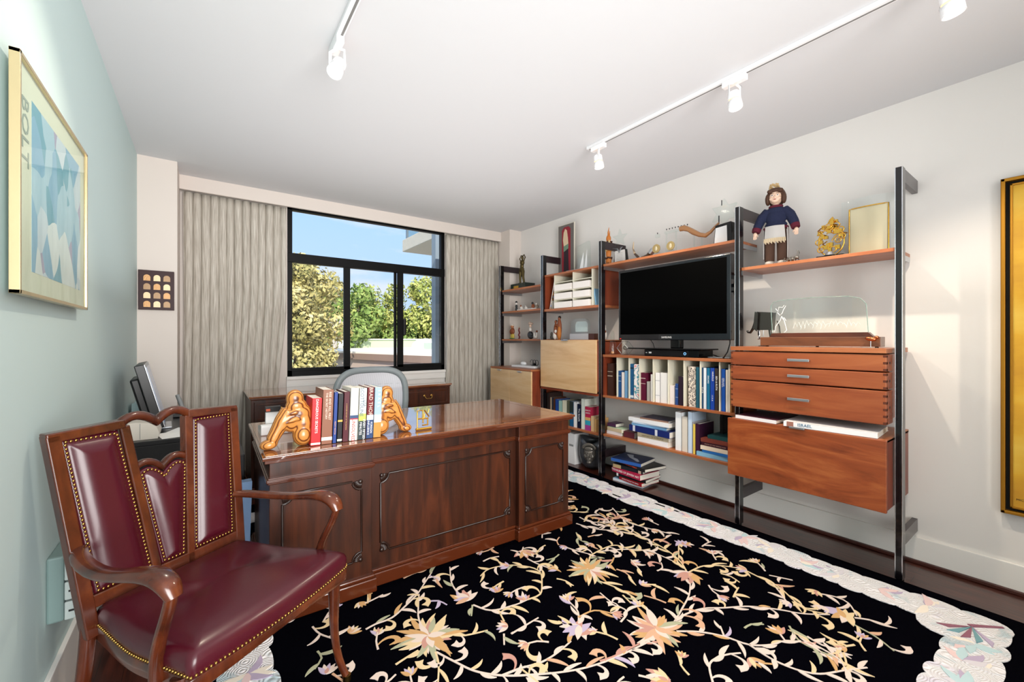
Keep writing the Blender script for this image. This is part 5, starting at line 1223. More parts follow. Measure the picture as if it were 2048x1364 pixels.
# ================================================================== books and binders
RZ = -R(90)
def patt(name, base, a, b, sc):
    m = mat(name, base, .6); t = m.node_tree; p = t.nodes['Principled BSDF']; k = N(t, 'ShaderNodeTexCoord')
    v = N(t, 'ShaderNodeTexVoronoi'); v.inputs['Scale'].default_value = sc; t.links.new(k.outputs['Object'], v.inputs['Vector'])
    r = ramp(t, v.outputs['Distance'], [(.0, a), (.26, a), (.30, base), (.42, base), (.46, b), (.62, base)]); r.color_ramp.interpolation = 'CONSTANT'
    t.links.new(r.outputs[0], p.inputs['Base Color']); return m
floral = patt('floral_cover', 'EDE6E4', 'DE9CA0', '5C9AA8', 26); damask = patt('damask_cover', 'E2D6C8', '2E2A2C', '4A4344', 60)
GB = 'binders and books in the divided rack under the television'
R1 = [(2.533, 2.593, 1.049, '3E241C', 'dark brown binder in the dark left end slot of the rack', dict(bands=[(.60, .63, 'A89888'), (.74, .76, 'A89888')])),
 (2.437, 2.468, .990, '1F4E86', 'blue bound volume with pale bands at the left of the rack', dict(bands=[(.60, .615, 'B8C4CC'), (.80, .815, 'B8C4CC')])),
 (2.403, 2.432, .978, 'E6DEDA', 'white volume between the blue and the light blue ones in the rack', {}),
 (2.368, 2.399, .992, '6E9CC4', 'light blue volume in the second slot of the rack', {}),
 (2.303, 2.338, 1.057, '1D5580', 'blue ring binder with a finger hole beside the floral one', dict(bands=[(.03, .10, 'C8D4DC'), (.86, .90, '0E2436')])),
 (2.2415, 2.300, 1.057, floral, 'pink and teal floral binder in the rack', {}),
 (2.182, 2.229, .988, '5A1430', 'burgundy volume with pale bands in the rack', dict(bands=[(.60, .615, 'D8C4C0'), (.79, .81, 'D8C4C0')])),
 (2.140, 2.170, .918, 'A8A49E', 'short grey book beside the burgundy volume in the rack', {}),
 (2.108, 2.132, .980, 'EDEAE6', 'thin white book before the fourth divider of the rack', {}),
 (2.045, 2.088, .997, 'F0EEEE', 'white ring binder in the middle of the rack', dict(bands=[(.22, .25, 'C8C8CC'), (.72, .75, 'C8C8CC')])),
 (1.970, 2.040, 1.0, 'E6E4E2', 'wide white binder in the middle of the rack', {}),
 (1.917, 1.955, .905, 'E4DAD8', 'short pinkish white book right of the wide white binder', {}),
 (1.884, 1.908, .923, '2A4A86', 'short blue book beside the dark brown volume in the rack', dict(bands=[(.35, .37, 'A8B4C8'), (.75, .77, 'A8B4C8')])),
 (1.836, 1.880, .981, '2A1C2A', 'dark aubergine volume in the middle of the rack', {}),
 (1.740, 1.798, 1.063, damask, 'cream binder with black scroll pattern in the rack', {}),
 (1.708, 1.735, 1.061, '28586A', 'slim teal binder beside the scroll pattern one', {}),
 (1.676, 1.6905, 1.060, '1C4468', 'slim dark blue binder lettered in white at the right of the rack', dict(title=[('D U P E', .5, .45, .013)])),
 (1.654, 1.6755, 1.059, '31436C', 'navy and white slim binder at the right of the rack', dict(title=[('DURBAN', .35, .40, .015)], bands=[(.0, 1, 'D8DEE8')])),
 (1.628, 1.652, 1.059, '1E6C92', 'teal blue lettered binder at the right of the rack', dict(title=[('DISCARD', .5, .72, .014)])),
 (1.594, 1.625, 1.061, '1C43A2', 'royal blue lettered binder left of the brown one in the rack', dict(title=[('HAROLD', .6, .80, .017), ('I S A A', .5, .28, .015)])),
 (1.567, 1.591, 1.059, '3A3230', 'dark brown lettered binder left of the bright blue one', dict(title=[('BEN & RUTH', .5, .65, .018)])),
 (1.5165, 1.545, 1.058, '1E56B4', 'bright blue binder reading ISRAEL at the right end of the rack', dict(title=[('ISRAEL', .5, .68, .022)])),
 (1.497, 1.513, 1.053, 'E2DCD2', 'thin white folder right of the bright blue binder', {}),
 (1.483, 1.495, 1.093, 'EAE4D8', 'tall thin cream folder near the right end of the rack', {}),
 (1.4725, 1.4815, 1.086, 'C89058', 'thin tan folder against the right side of the rack', {})]
for a, b, z, c, lab, k in R1:
    book((2.975, (a + b) / 2, .757), RZ, b - a, z - .757, .235, c, lab, group=GB, **k)
GL = 'books on the long low shelf'
z4 = .403
def stackb(items, gname):
    for (a, b, x, z, th, D, c, lab, rot, k) in items:
        book((x, (a + b) / 2, z), RZ + R(rot), th, b - a, D, c, lab, flat=True, group=gname, **k)
stackb([
 (2.46, 2.62, 3.0, z4, .030, .12, 'D9D6D8', 'small white book at the left end of the long low shelf', 3, {}),
 (2.45, 2.62, 3.0, z4 + .030, .032, .12, 'B8D4B4', 'small green edged book on the white one at the left end of the low shelf', -2, dict(bands=[(0, 1, 'C9B89A')])),
 (2.325, 2.435, 3.01, z4, .052, .12, '5A2A34', 'dark red small box book between the green book and the tall stack', 4, {}),
 (1.975, 2.262, 2.975, z4, .042, .22, 'ECEAEC', 'white book at the bottom of the stack on the long low shelf', 0, {}),
 (1.972, 2.266, 2.98, z4 + .042, .036, .22, 'A89C84', 'tan book second from the bottom of the stack on the low shelf', 1.5, dict(title=[('HISTORY OF A PEOPLE', .4, .5, .020)], tcol='6E6048')),
 (1.955, 2.355, 2.975, z4 + .078, .050, .25, '1C2A6A', 'navy ring binder lying in the stack on the low shelf', -1.5, dict(bands=[(.10, .16, 'D6D8E4'), (.66, .72, 'D6D8E4')])),
 (2.00, 2.33, 2.99, z4 + .128, .020, .22, '7FB0D8', 'light blue thin book above the navy binder in the stack', 3, {}),
 (2.02, 2.32, 2.99, z4 + .148, .012, .22, 'C9D8EA', 'pale blue thin folder in the stack on the low shelf', 5, {}),
 (1.965, 2.37, 2.985, z4 + .160, .032, .24, 'F0F0F2', 'thick white book near the top of the stack on the low shelf', -2, dict(bands=[(0, 1, 'EDEEF2')])),
 (1.99, 2.25, 3.0, z4 + .192, .014, .20, '4E4A5E', 'dark grey thin book topmost of the stack on the low shelf', 4, dict(bands=[(0, 1, '8A6A5C')]))], GL)
for a, b, z, c, lab in [(1.863, 1.913, .700, 'ECEEF0', 'tall white book standing right of the stack on the low shelf'), (1.812, 1.857, .672, 'D9D0C4', 'cream book standing in the middle of the low shelf'),
    (1.772, 1.806, .715, 'C4D6EA', 'tall pale blue book standing on the low shelf'), (1.7665, 1.7705, .644, 'B0AEB4', 'very thin grey booklet standing on the low shelf'),
    (1.747, 1.7655, .627, 'E2C45A', 'thin yellow book standing on the low shelf'), (1.712, 1.745, .635, '3A1A34', 'dark aubergine book standing right of the yellow one')]:
    book((2.985, (a + b) / 2, z4), RZ, b - a, z - z4, .2, c, lab, group=GL)
stackb([
 (1.50, 1.73, 2.975, z4, .032, .22, '7FB2D2', 'pale blue book bottom of the right stack on the low shelf', 2, {}),
 (1.49, 1.69, 2.975, z4 + .032, .020, .2, '2A6CB8', 'blue book second from the bottom of the right stack', -2, {}),
 (1.485, 1.70, 2.975, z4 + .052, .030, .2, 'E6D4C0', 'cream book in the right stack on the low shelf', 1, {}),
 (1.485, 1.70, 2.98, z4 + .082, .026, .2, '3A1828', 'dark plum book in the right stack on the low shelf', -1, dict(title=[('ESSAYS OF THE MIDDLE AGES', .5, .5, .012)], tcol='B89080')),
 (1.50, 1.70, 2.98, z4 + .108, .028, .2, '7A3A30', 'brick red book in the right stack on the low shelf', 2, {}),
 (1.48, 1.66, 3.0, z4 + .136, .026, .18, '1E4A4E', 'dark green book topmost of the right stack on the low shelf', 0, {})], GL)
o = build('black_bookend', MB().use(blackp).prism([(.0, 0), (.13, 0), (.13, .18), (.115, .2), (.02, .2), (.0, .12)], 0, .02, lambda u, v, w: (3.10 + u, 1.60 + w, z4 + .165 + v)), bevel=.003, loc=(3.16, 1.61, z4 + .165))
tag(o, 'black shape behind the right stack of books on the low shelf', 'bookend')
GF = 'big picture books stacked on the floor'
stackb([
 (2.235, 2.53, 2.99, .001, .022, .24, '8FB8D8', 'pale blue picture book at the bottom of the floor stack', 6, dict(bands=[(0, 1, 'D4DCE6')])),
 (2.22, 2.47, 2.98, .023, .028, .23, 'A81E2A', 'thin red book second from the bottom of the floor stack', -3, dict(title=[('DESTRUCTION OF THE TEMPLE', .5, .5, .013)])),
 (2.20, 2.50, 2.99, .051, .026, .24, '16181C', 'black book with white label third from the bottom of the floor stack', 5, dict(bands=[(.03, .09, 'E4E4E4')])),
 (2.225, 2.545, 2.97, .077, .046, .25, 'B21F48', 'thick crimson art book in the middle of the floor stack', -4, dict(title=[('TREASURES OF JEWISH ART', .5, .48, .026)])),
 (2.225, 2.53, 2.98, .123, .032, .24, '1A1E26', 'black book with tan label in the floor stack', 6, dict(bands=[(.03, .30, 'B49C74'), (.86, .95, 'D8C8B0')])),
 (2.18, 2.52, 2.99, .155, .026, .25, '141216', 'black book with red lettering in the floor stack', -8, dict(title=[('LINCOLN IN THE AGE OF AMERICA', .5, .4, .014)], tcol='D84A38')),
 (2.24, 2.53, 2.97, .181, .028, .26, '16264E', 'dark blue picture book topmost of the floor stack', 9, dict(bands=[(0, 1, '2E5CA8')]))], GF)
for o in list(COL.objects):
    if o.get('label', '') == 'dark blue picture book topmost of the floor stack':
        build('cover_picture', MB().use(mat('cover_pic', 'AEB6C4', .4)).prism([(-.10, .20), (-.04, .215), (.0, .14), (.05, .12), (.10, .06), (.09, .04), (.03, .08), (-.03, .12)], .028, .0284, lambda u, v, w: (u, v, w)), o, w2l=False)
# far low shelf
GR = 'books on the low shelf under the pale cabinet'
z3 = .392
for a, b, z, c, lab, k in [(3.425, 3.447, .69, '2A2422', 'dark book at the far left end of the row under the pale cabinet', {}), (3.395, 3.42, .70, '3A2A26', 'dark brown book second from the left in the row under the pale cabinet', {}),
    (3.371, 3.392, .649, 'C8B49A', 'tan book among the dark ones at the left of the row under the pale cabinet', {}), (3.342, 3.369, .652, '28303E', 'slate blue book at the left of the row under the pale cabinet', {}),
    (3.324, 3.340, .651, '5A3420', 'narrow brown book left of the blue one in the row under the pale cabinet', {}), (3.265, 3.311, .639, '1E4C9A', 'bright blue book in the row under the pale cabinet', {}),
    (3.207, 3.26, .630, '9CC4B8', 'pale teal book in the row under the pale cabinet', {}), (3.141, 3.204, .640, 'E0DCC2', 'cream book with a floral spine in the row under the pale cabinet', {}),
    (3.099, 3.136, .645, '5A5C48', 'olive picture book in the row under the pale cabinet', {}), (3.046, 3.096, .642, '1E5C88', 'teal and black book in the row under the pale cabinet', dict(bands=[(.55, 1, '2A3430')])),
    (3.000, 3.040, .641, 'ECECEC', 'white book left of the navy one in the row under the pale cabinet', {}), (2.940, 2.988, .629, '101C34', 'navy book with white lettering in the row under the pale cabinet', dict(title=[('The Israelis', .5, .55, .028)])),
    (2.889, 2.935, .686, 'E0E4D8', 'tallest white book in the row under the pale cabinet', {}), (2.812, 2.883, .617, 'B8284A', 'rainbow spined book with crimson top at the right of the row', dict(bands=[(0, .22, 'A03C8C'), (.22, .42, '2E9AB4'), (.42, .55, 'D8A86A')])),
    (2.766, 2.807, .536, 'D6B488', 'short tan book right of the rainbow spined one', {}), (2.738, 2.764, .514, 'C89C66', 'short ochre book at the right end of the row', {})]:
    book((2.985, (a + b) / 2, z3), RZ, b - a, z - z3, .17, c, lab, group=GR, **k)
for o in list(COL.objects):
    if o.get('label', '').startswith('rainbow'):
        lettering("NANCY'S", .017, mat('ink_F2F2F2', 'F2F2F2'), o, (0, -.0012, .19), (R(90), 0, 0)); lettering('QUESTS', .017, mat('ink_F2F2F2', 'F2F2F2'), o, (0, -.0012, .165), (R(90), 0, 0))
book((3.02, 2.585, z4 + .064), RZ, .03, .10, .12, '4A2A48', 'dark purple book topmost at the left end of the long low shelf', flat=True, group=GL)
# books in the gap above the drop-front
book((2.815, 1.245, .753), RZ + R(-3), .022, .25, .30, '4A2430', 'burgundy picture book in the gap above the grained drop-front cabinet', flat=True, bands=[(0, 1, 'E6E4E6')])
book((2.805, .86, .753), RZ + R(4), .030, .43, .30, 'E8E8EA', 'large white atlas lettered ISRAEL in the gap above the grained drop-front cabinet', flat=True, title=[('ISRAEL', .55, .25, .024)], tcol='3A6A8A', bands=[(.04, .12, '9A6A5C')])
# magazine leaning and blue book in the pigeonhole box
o = thing('magazine', 'magazine with a colourful cover leaning at the left of the pigeonholes', 'magazine', (2.985, 3.40, 1.5915)); o.rotation_euler = (R(14), 0, 0)
build('pages', MB().use(paper_w).box(0, .2, -.004, .004, 0, .30), o, w2l=False)
build('cover', MB().use(patt('cover_mix', 'C08A5A', '3E6EB4', '2A2420', 30)).box(.0, .2, -.0052, -.004, .0, .30), o, w2l=False)
book((2.99, 2.748, 1.5915), RZ, .016, .16, .2, '7FB0D4', 'slim pale blue book at the right of the pigeonholes', tilt=R(-9))
book((2.99, 3.375, 1.5915), RZ, .012, .09, .2, 'D8D4CC', 'short white booklet at the foot of the leaning magazine')
# ================================================================== ornaments on the shelves
def fig(name, label, cat, parts, loc, group=None, rm=.003, sc=1, rz=0):
    """parts: list of (part name, material, [ellipsoids (c, r[, rot])]); each fused to one skin"""
    g = thing(name, label, cat, loc, rz, group)
    for pn, mt, es in parts:
        m = MB().use(mt)
        for e in es:
            if len(e) == 3: m.ell(tuple(c * sc for c in e[0]), tuple(c * sc for c in e[1]), rot=e[2], nu=12, nv=8)
            else: m.ell(tuple(c * sc for c in e[0]), tuple(c * sc for c in e[1]), nu=12, nv=8)
        build(pn, m, g, remesh=rm, w2l=False)
    return g
def limb(m, pts, r, n=10): return m.tube(pts, r, n)
FZ = RZ     # figures face the room (-x): own -y turned to -x
skinp = mat('porcelain_skin', 'E2C0A8', .4, coat=.3); hairb = mat('brown_hair', '4A2E1E', .6, bump=(90, .5, .004)); ivory = mat('ivory_porcelain', 'E6E0D8', .3, coat=.4)
dkfig = mat('black_porcelain', '1C1E22', .3, coat=.4); brownfig = mat('brown_clay', '8A4A2A', .45); orangefig = mat('ochre_cloth', 'B8702E', .6)
# --- doll with knitted sweater
def doll():
    g = thing('doll', 'porcelain doll in a navy sweater and brown trousers with a feathered hat', 'doll', (3.09, 1.235, 1.757), FZ + R(14))
    navy = mat('navy_knit', '1E2440', .95, bump=(140, .8, .004)); mar = mat('maroon_knit', '5E1A2C', .95, bump=(140, .8, .004))
    brn = mat('brown_cloth', '4E362A', .9, bump=(120, .5, .003)); ap = mat('grey_apron', 'BDB8B4', .85); fr = mat('cream_fringe', 'D8C4A4', .9)
    K = dict(w2l=False)
    m = MB().use(navy)          # torso and sleeves in one skin
    m.ell((0, 0, .325), (.062, .045, .065)); m.ell((0, 0, .37), (.060, .038, .03)); m.ell((0, 0, .275), (.066, .048, .03))
    for s, e in ((-1, 1), (1, 1)):
        m.tube([(s * .045, 0, .378), (s * .080, -.004, .335), (s * .103, -.012, .28), (s * .112, -.022, .245)], [.028, .031, .029, .026], 12)
    build('sweater', m, g, remesh=.004, **K)
    m = MB().use(mar); m.tube([(.066 * math.cos(a * .3927), .050 * math.sin(a * .3927), .255) for a in range(16)], .009, 8, closed=True); build('hem_trim', m, g, **K)
    m = MB().use(mar); m.tube([(.034 * math.cos(a * .3927), .026 * math.sin(a * .3927), .398) for a in range(16)], .009, 8, closed=True); build('collar', m, g, **K)
    for s in (-1, 1):
        build('cuff', MB().use(mar).tube([(s * .108, -.018, .262), (s * .114, -.024, .238)], [.028, .025], 12), g, **K)
        h = MB().use(skinp); h.ell((s * .117, -.028, .222), (.013, .009, .017), rot=(.2, 0, 0))
        for k in range(4): h.tube([(s * .117 + (k - 1.5) * .0055, -.030, .212), (s * .117 + (k - 1.5) * .0065, -.034, .200 - (k in (1, 2)) * .002), (s * .117 + (k - 1.5) * .0065, -.038, .190 - (k in (1, 2)) * .003)], [.0034, .003, .0024], 6)
        h.tube([(s * .106, -.030, .222), (s * .100, -.036, .212), (s * .100, -.040, .204)], [.004, .0036, .003], 6); build('hand', h, g, remesh=.0016, **K)
    m = MB().use(brn)
    for s in (-1, 1): m.tube([(s * .026, 0, .265), (s * .034, -.002, .16), (s * .036, -.002, .035)], [(.034, .034), (.031, .030), (.030, .030)], 14)
    m.ell((0, 0, .25), (.058, .042, .03)); build('trousers', m, g, remesh=.0045, **K)
    build('apron', MB().use(ap).grid(lambda u, v: ((u - .5) * (.108 + .012 * v), -.052 - .012 * math.sin(math.pi * u) + .010 * abs(u - .5), .262 - .085 * v), 12, 5), g, **K)
    m = MB().use(fr)
    for k in range(22): u = k / 21; m.tube([((u - .5) * .118, -.054 - .012 * math.sin(math.pi * u), .180), ((u - .5) * .122, -.055 - .012 * math.sin(math.pi * u), .155 - .006 * (k % 3))], .0026, 5)
    build('fringe', m, g, **K)
    for s in (-1, 1):
        m = MB().use(ap); m.box(s * .068 - .002, s * .068 + .002, -.02, .03, .05, .25); build('apron_tail', m, g, **K)
        m = MB().use(mat('cream_shoe', 'DCD4CA', .6)); m.ell((s * .036, -.018, .018), (.026, .044, .018)); m.ell((s * .036, .002, .034), (.026, .026, .03)); build('boot', m, g, remesh=.004, **K)
    m = MB().use(skinp); m.ell((0, -.004, .462), (.041, .043, .052)); m.ell((0, -.030, .440), (.026, .018, .022)); m.ell((0, -.047, .455), (.0055, .008, .008)); m.ell((0, 0, .41), (.018, .018, .03))
    for s in (-1, 1): m.ell((s * .021, -.032, .446), (.014, .012, .012)); m.ell((s * .042, .002, .458), (.006, .009, .012))
    hd = build('head', m, g, remesh=.0025, **K)
    for s in (-1, 1):
        e = build('eye', MB().use(whitep).ell((s * .0155, -.0425, .466), (.0068, .004, .0048)), hd, **K); build('iris', MB().use(mat('iris', '3A2A1E', .2)).ell((s * .0155, -.0455, .466), (.0033, .0018, .0036)), e, **K) if False else None
        build('iris', MB().use(mat('iris', '3A2A1E', .2)).ell((s * .0155, -.0455, .466), (.0033, .0018, .0036)), hd, **K)
        build('eyebrow', MB().use(hairb).tube([(s * .008, -.0455, .477), (s * .016, -.0465, .480), (s * .024, -.043, .477)], .0012, 6), hd, **K)
    build('lips', MB().use(mat('lips', 'A84A44', .4)).ell((0, -.0475, .4385), (.0085, .003, .003)), hd, **K)
    m = MB().use(hairb); m.ell((0, .012, .475), (.056, .050, .056)); m.ell((0, -.024, .502), (.043, .024, .018))
    for s in (-1, 1): m.ell((s * .046, -.004, .452), (.016, .030, .040)); m.ell((s * .030, -.034, .497), (.018, .014, .014))
    m.ell((0, .032, .44), (.044, .022, .04)); build('hair', m, g, remesh=.004, **K)
    m = MB().use(mat('straw', 'C8A878', .8)); 
    for k in range(7): m.tube([(-.01 + .03 * math.cos(a * .5 + k) * (1 - .05 * k), .01 + .012 * k / 7, .528 + .022 * math.sin(a * .5 + k * .4) + k * .003) for a in range(10)], .004, 6)
    build('feather_headdress', m, g, **K)
doll()
# --- crab like pewter ornament by the doll's feet
pew = mat('pewter', '9A948C', .35, metal=.8)
g = thing('pewter_animal', 'small pewter animal ornament at the doll’s feet', 'figurine', (3.02, 1.12, 1.757), FZ)
m = MB().use(pew); m.ell((0, 0, .022), (.030, .02, .014)); m.ell((.034, -.004, .03), (.014, .012, .012))
build('body', m, g, remesh=.003, w2l=False)
for k in range(4):
    for s in (-1, 1): build('leg', MB().use(pew).tube([(-.02 + k * .014, s * .012, .02), (-.024 + k * .018, s * .03, .03), (-.03 + k * .022, s * .04, .002)], .003, 6), g, w2l=False)
for s in (-1, 1): build('horn', MB().use(pew).tube([(.036, s * .006, .036), (.044, s * .012, .058), (.036, s * .016, .076)], [.003, .0025, .001], 6), g, w2l=False)
# --- gold cluster award and curved framed glass
g = thing('gilt_sculpture', 'gilt openwork city sculpture on a black base beside the framed glass', 'sculpture', (3.10, .93, 1.757))
rnd = random.Random(6); m = MB().use(gold)
for k in range(46):
    v = rnd.uniform(0, 1); w = .068 * math.sqrt(max(.05, 1 - (2 * v - 1) ** 2 * .75)); y = .93 + rnd.uniform(-w, w); z = 1.80 + v * .185; x = 3.10 + rnd.uniform(-.012, .012)
    q = rnd.random()
    if q < .4: m.box(x - .008, x + .008, y - rnd.uniform(.006, .016), y + .01, z, z + rnd.uniform(.012, .034))
    elif q < .7: m.tube([(x, y + .016 * math.cos(a * .63), z + .016 * math.sin(a * .63)) for a in range(10)], .0034, 6, up=(1, 0, 0), closed=True)
    else: m.tube([(x, y, z), (x, y + rnd.uniform(-.03, .03), z + .02), (x, y + rnd.uniform(-.03, .03), z + .035)], .004, 6)
m.tube([(3.10, .93 + .066 * math.cos(a * .42), 1.868 + .088 * math.sin(a * .42)) for a in range(15)], .004, 6, up=(1, 0, 0), closed=True)
build('openwork', m, g); build('base', MB().use(blackg).box(3.07, 3.14, .86, 1.0, 1.757, 1.782), g, bevel=.003)
build('arched_foot', MB().use(alu).cyl((3.085, .93, 1.782), .03, .02, 'z', 20, r2=.02), g)
g = thing('framed_glass', 'curved clear glass plate with a thin gold frame on the doll shelf', 'award', (3.14, .77, 1.757))
def cv(y, z, o=0): u = (y - .77) / .10; return (3.13 + .018 * u * u + o, y, z)
m = MB().use(clear); 
m.grid(lambda u, v: cv(.65 + .25 * u, 1.765 + .345 * v, .012), 12, 1); m.grid(lambda u, v: cv(.65 + .25 * u, 1.765 + .345 * v, .018), 12, 1, flip=True); build('glass_plate', m, g)
fr2 = [cv(.672 + .18 * k / 10, 1.760) for k in range(11)] + [cv(.852, 1.76 + .29 * k / 6) for k in range(1, 7)] + [cv(.852 - .18 * k / 10, 2.05 + .0) for k in range(1, 11)] + [cv(.672, 2.05 - .29 * k / 6) for k in range(1, 6)]
build('gold_frame', MB().use(gold).tube(fr2, .0035, 6, up=(1, 0, 0), closed=True), g)
build('parchment', MB().use(mat('pale_champagne', 'DCD2B0', .5, spec=.5)).grid(lambda u, v: cv(.675 + .175 * u, 1.763 + .285 * v, .004), 10, 1), g)
# --- black star award
g = thing('star_award', 'clear star award on a tall black base with a white plate', 'award', (3.10, 1.575, 1.958))
build('base', MB().use(blackg).prism([(1.515, 0), (1.652, 0), (1.638, .155), (1.522, .165)], 3.07, 3.14, lambda u, v, w: (w, u, 1.958 + v)), g, bevel=.003)
build('plate', MB().use(whitep).prism([(1.548, .004), (1.646, .004), (1.634, .135), (1.552, .142)], 3.066, 3.07, lambda u, v, w: (w, u, 1.958 + v)), g)
def star(cy, cz, r, n, x0, x1, rr=.42, a0=90):
    return MB().use(clear2).prism([(cy + (r if k % 2 == 0 else r * rr) * math.cos(R(a0 + 180 * k / n)), cz + (r if k % 2 == 0 else r * rr) * math.sin(R(a0 + 180 * k / n))) for k in range(2 * n)], x0, x1, lambda u, v, w: (w, u, v))
build('star', star(1.588, 2.205, .105, 6, 3.095, 3.115, .55), g, bevel=.002)
build('star_edge', MB().use(dkfig).box(3.094, 3.096, 1.62, 1.628, 2.14, 2.19).box(3.094, 3.096, 1.600, 1.606, 2.26, 2.30), g)
# --- shofar, menorah, horn, medals, plaque, totem
horn_m = mat('polished_horn', 'A8764A', .2, coat=.6, bump=(12, .3, .003)); horn_d = mat('dark_horn', '4A3420', .25, coat=.5)
g = thing('ram_horn', 'long polished spiral horn on a clear stand over the television', 'horn', (3.12, 1.80, 1.958))
build('horn', MB().use(horn_m).tube([(3.12, 1.955, 2.165), (3.12, 1.92, 2.165), (3.12, 1.88, 2.145), (3.12, 1.84, 2.115), (3.12, 1.79, 2.085), (3.12, 1.74, 2.07), (3.12, 1.70, 2.09), (3.12, 1.66, 2.125), (3.12, 1.635, 2.145)], [.021, .024, .020, .022, .018, .017, .012, .009, .007], 12), g)
build('stand', MB().use(clear2).box(3.09, 3.15, 1.74, 1.86, 1.958, 1.966).box(3.117, 3.123, 1.765, 1.775, 1.966, 2.06).box(3.117, 3.123, 1.83, 1.84, 1.966, 2.09), g)
g = thing('glass_menorah', 'clear glass candelabrum with a row of small dark tips above the television', 'menorah', (3.14, 2.03, 1.958))
build('arms', MB().use(clear2).box(3.13, 3.15, 1.90, 2.11, 2.155, 2.175).box(3.13, 3.15, 2.16, 2.20, 2.14, 2.17).box(3.135, 3.145, 2.09, 2.10, 1.975, 2.16).box(3.135, 3.145, 2.0, 2.01, 1.975, 2.16).box(3.12, 3.16, 1.96, 2.13, 1.958, 1.975), g, bevel=.002)
for k in range(8): build('candle_cup', MB().use(dkfig).cyl((3.14, 1.905 + k * .027, 2.185), .0015, .012, n=10, r2=.0055), g)
build('candle_cup', MB().use(dkfig).cyl((3.14, 2.182, 2.170), .0015, .012, n=10, r2=.0055), g)
g = thing('silver_horn', 'curved dark and silver horn on the shelf beside two round medals', 'horn', (3.10, 2.30, 1.958))
build('horn', MB().use(horn_d).tube([(3.10, 2.40, 2.135), (3.10, 2.405, 2.08), (3.10, 2.385, 2.03), (3.10, 2.345, 1.99), (3.10, 2.30, 1.98), (3.10, 2.25, 1.99), (3.10, 2.20, 2.03)], [.003, .006, .010, .014, .018, .020, .022], 12), g)
build('silver_mount', MB().use(alu).tube([(3.10, 2.225, 2.008), (3.10, 2.195, 2.035)], [.0235, .025], 14).tube([(3.10, 2.33, 1.983), (3.10, 2.31, 1.98)], [.018, .019], 14), g)
build('tip_mount', MB().use(mat('pale_horn', 'CDB594', .3)).tube([(3.10, 2.40, 2.14), (3.10, 2.4055, 2.08), (3.10, 2.386, 2.032)], [.0035, .0068, .0108], 10), g)
for y, lab in ((2.118, 'round gilt medal on a foot left of its twin above the television'), (1.985, 'round gilt medal on a foot right of its twin above the television')):
    g = thing('round_medal', lab, 'medal', (3.03, y, 1.958), group='round gilt medals above the television')
    build('disc', MB().use(mat('gilt_disc', 'C9B078', .35, metal=.7, bump=(90, .5, .003))).cyl((3.028, y, 2.022), .036, .006, 'x', 28), g)
    build('relief', MB().use(mat('medal_relief', 'E2D4B4', .4, metal=.5)).ell((3.027, y, 2.022), (.003, .012, .020)), g)
    build('foot', MB().use(clear2).box(3.01, 3.05, y - .03, y + .03, 1.958, 1.986), g, bevel=.002)
g = thing('award_plaque', 'white worded plaque with black edges and a clear star above it', 'award', (3.09, 2.53, 1.958))
build('plate', MB().use(mat('plaque_white', 'DAD6D2', .5)).prism([(2.468, .002), (2.590, .002), (2.582, .125), (2.476, .125)], 3.066, 3.076, lambda u, v, w: (w, u, 1.958 + v)), g)
build('back', MB().use(blackg).prism([(2.452, 0), (2.612, 0), (2.588, .13), (2.470, .13)], 3.076, 3.10, lambda u, v, w: (w, u, 1.958 + v)), g, bevel=.002)
for k in range(6): build('engraved_line', MB().use(mat('engrave', '8A8480', .6)).box(3.0652, 3.066, 2.495, 2.565, 1.985 + k * .014, 1.987 + k * .014), g)
build('star', star(2.545, 2.20, .085, 5, 3.082, 3.096), g, bevel=.002)
build('silver_fan', MB().use(alu).prism([(2.61, .155), (2.55, .145), (2.53, .115), (2.515, .145), (2.49, .150), (2.505, .138), (2.53, .100), (2.556, .136)], 3.060, 3.064, lambda u, v, w: (w, u, 1.958 + v)), g)
tw = mat('totem_cream', 'E0C48E', .5); td = mat('totem_dark', '4A2412', .5); to = mat('totem_orange', 'C4742E', .5)
g = thing('totem_figure', 'small carved totem figurine in brown and cream behind the pole', 'figurine', (3.08, 2.672, 1.958), FZ)
build('body', MB().use(to).ell((0, 0, .05), (.030, .026, .05)).ell((0, 0, .12), (.027, .024, .05)).ell((0, 0, .20), (.030, .026, .045)).ell((0, 0, .26), (.024, .022, .035)), g, remesh=.004, w2l=False)
for z, mt in ((.018, dkfig), (.075, td), (.15, tw), (.225, td)): build('carved_band', MB().use(mt).tube([(.030 * math.cos(a * .524), .027 * math.sin(a * .524), z + .006 * math.sin(a * 2)) for a in range(12)], .008, 6, closed=True), g, w2l=False)
for s in (-1, 1):
    build('wing', MB().use(tw).prism([(0, 0), (s * .035, .02), (s * .028, .05), (0, .04)], -.006, .006, lambda u, v, w: (u, w - .02, .19 + v)), g, w2l=False)
    build('eye', MB().use(dkfig).ell((s * .010, -.024, .205), (.005, .004, .006)), g, w2l=False)
build('beak', MB().use(tw).cyl((0, -.02, .195), .010, .03, (0, -1, -.3), 8, r2=.002), g, w2l=False)
build('crest', MB().use(to).tube([(.0, 0, .28), (-.004, 0, .32), (.006, .0, .365)], [.010, .007, .002], 8).tube([(.010, 0, .28), (.016, 0, .33)], [.006, .002], 8), g, w2l=False)
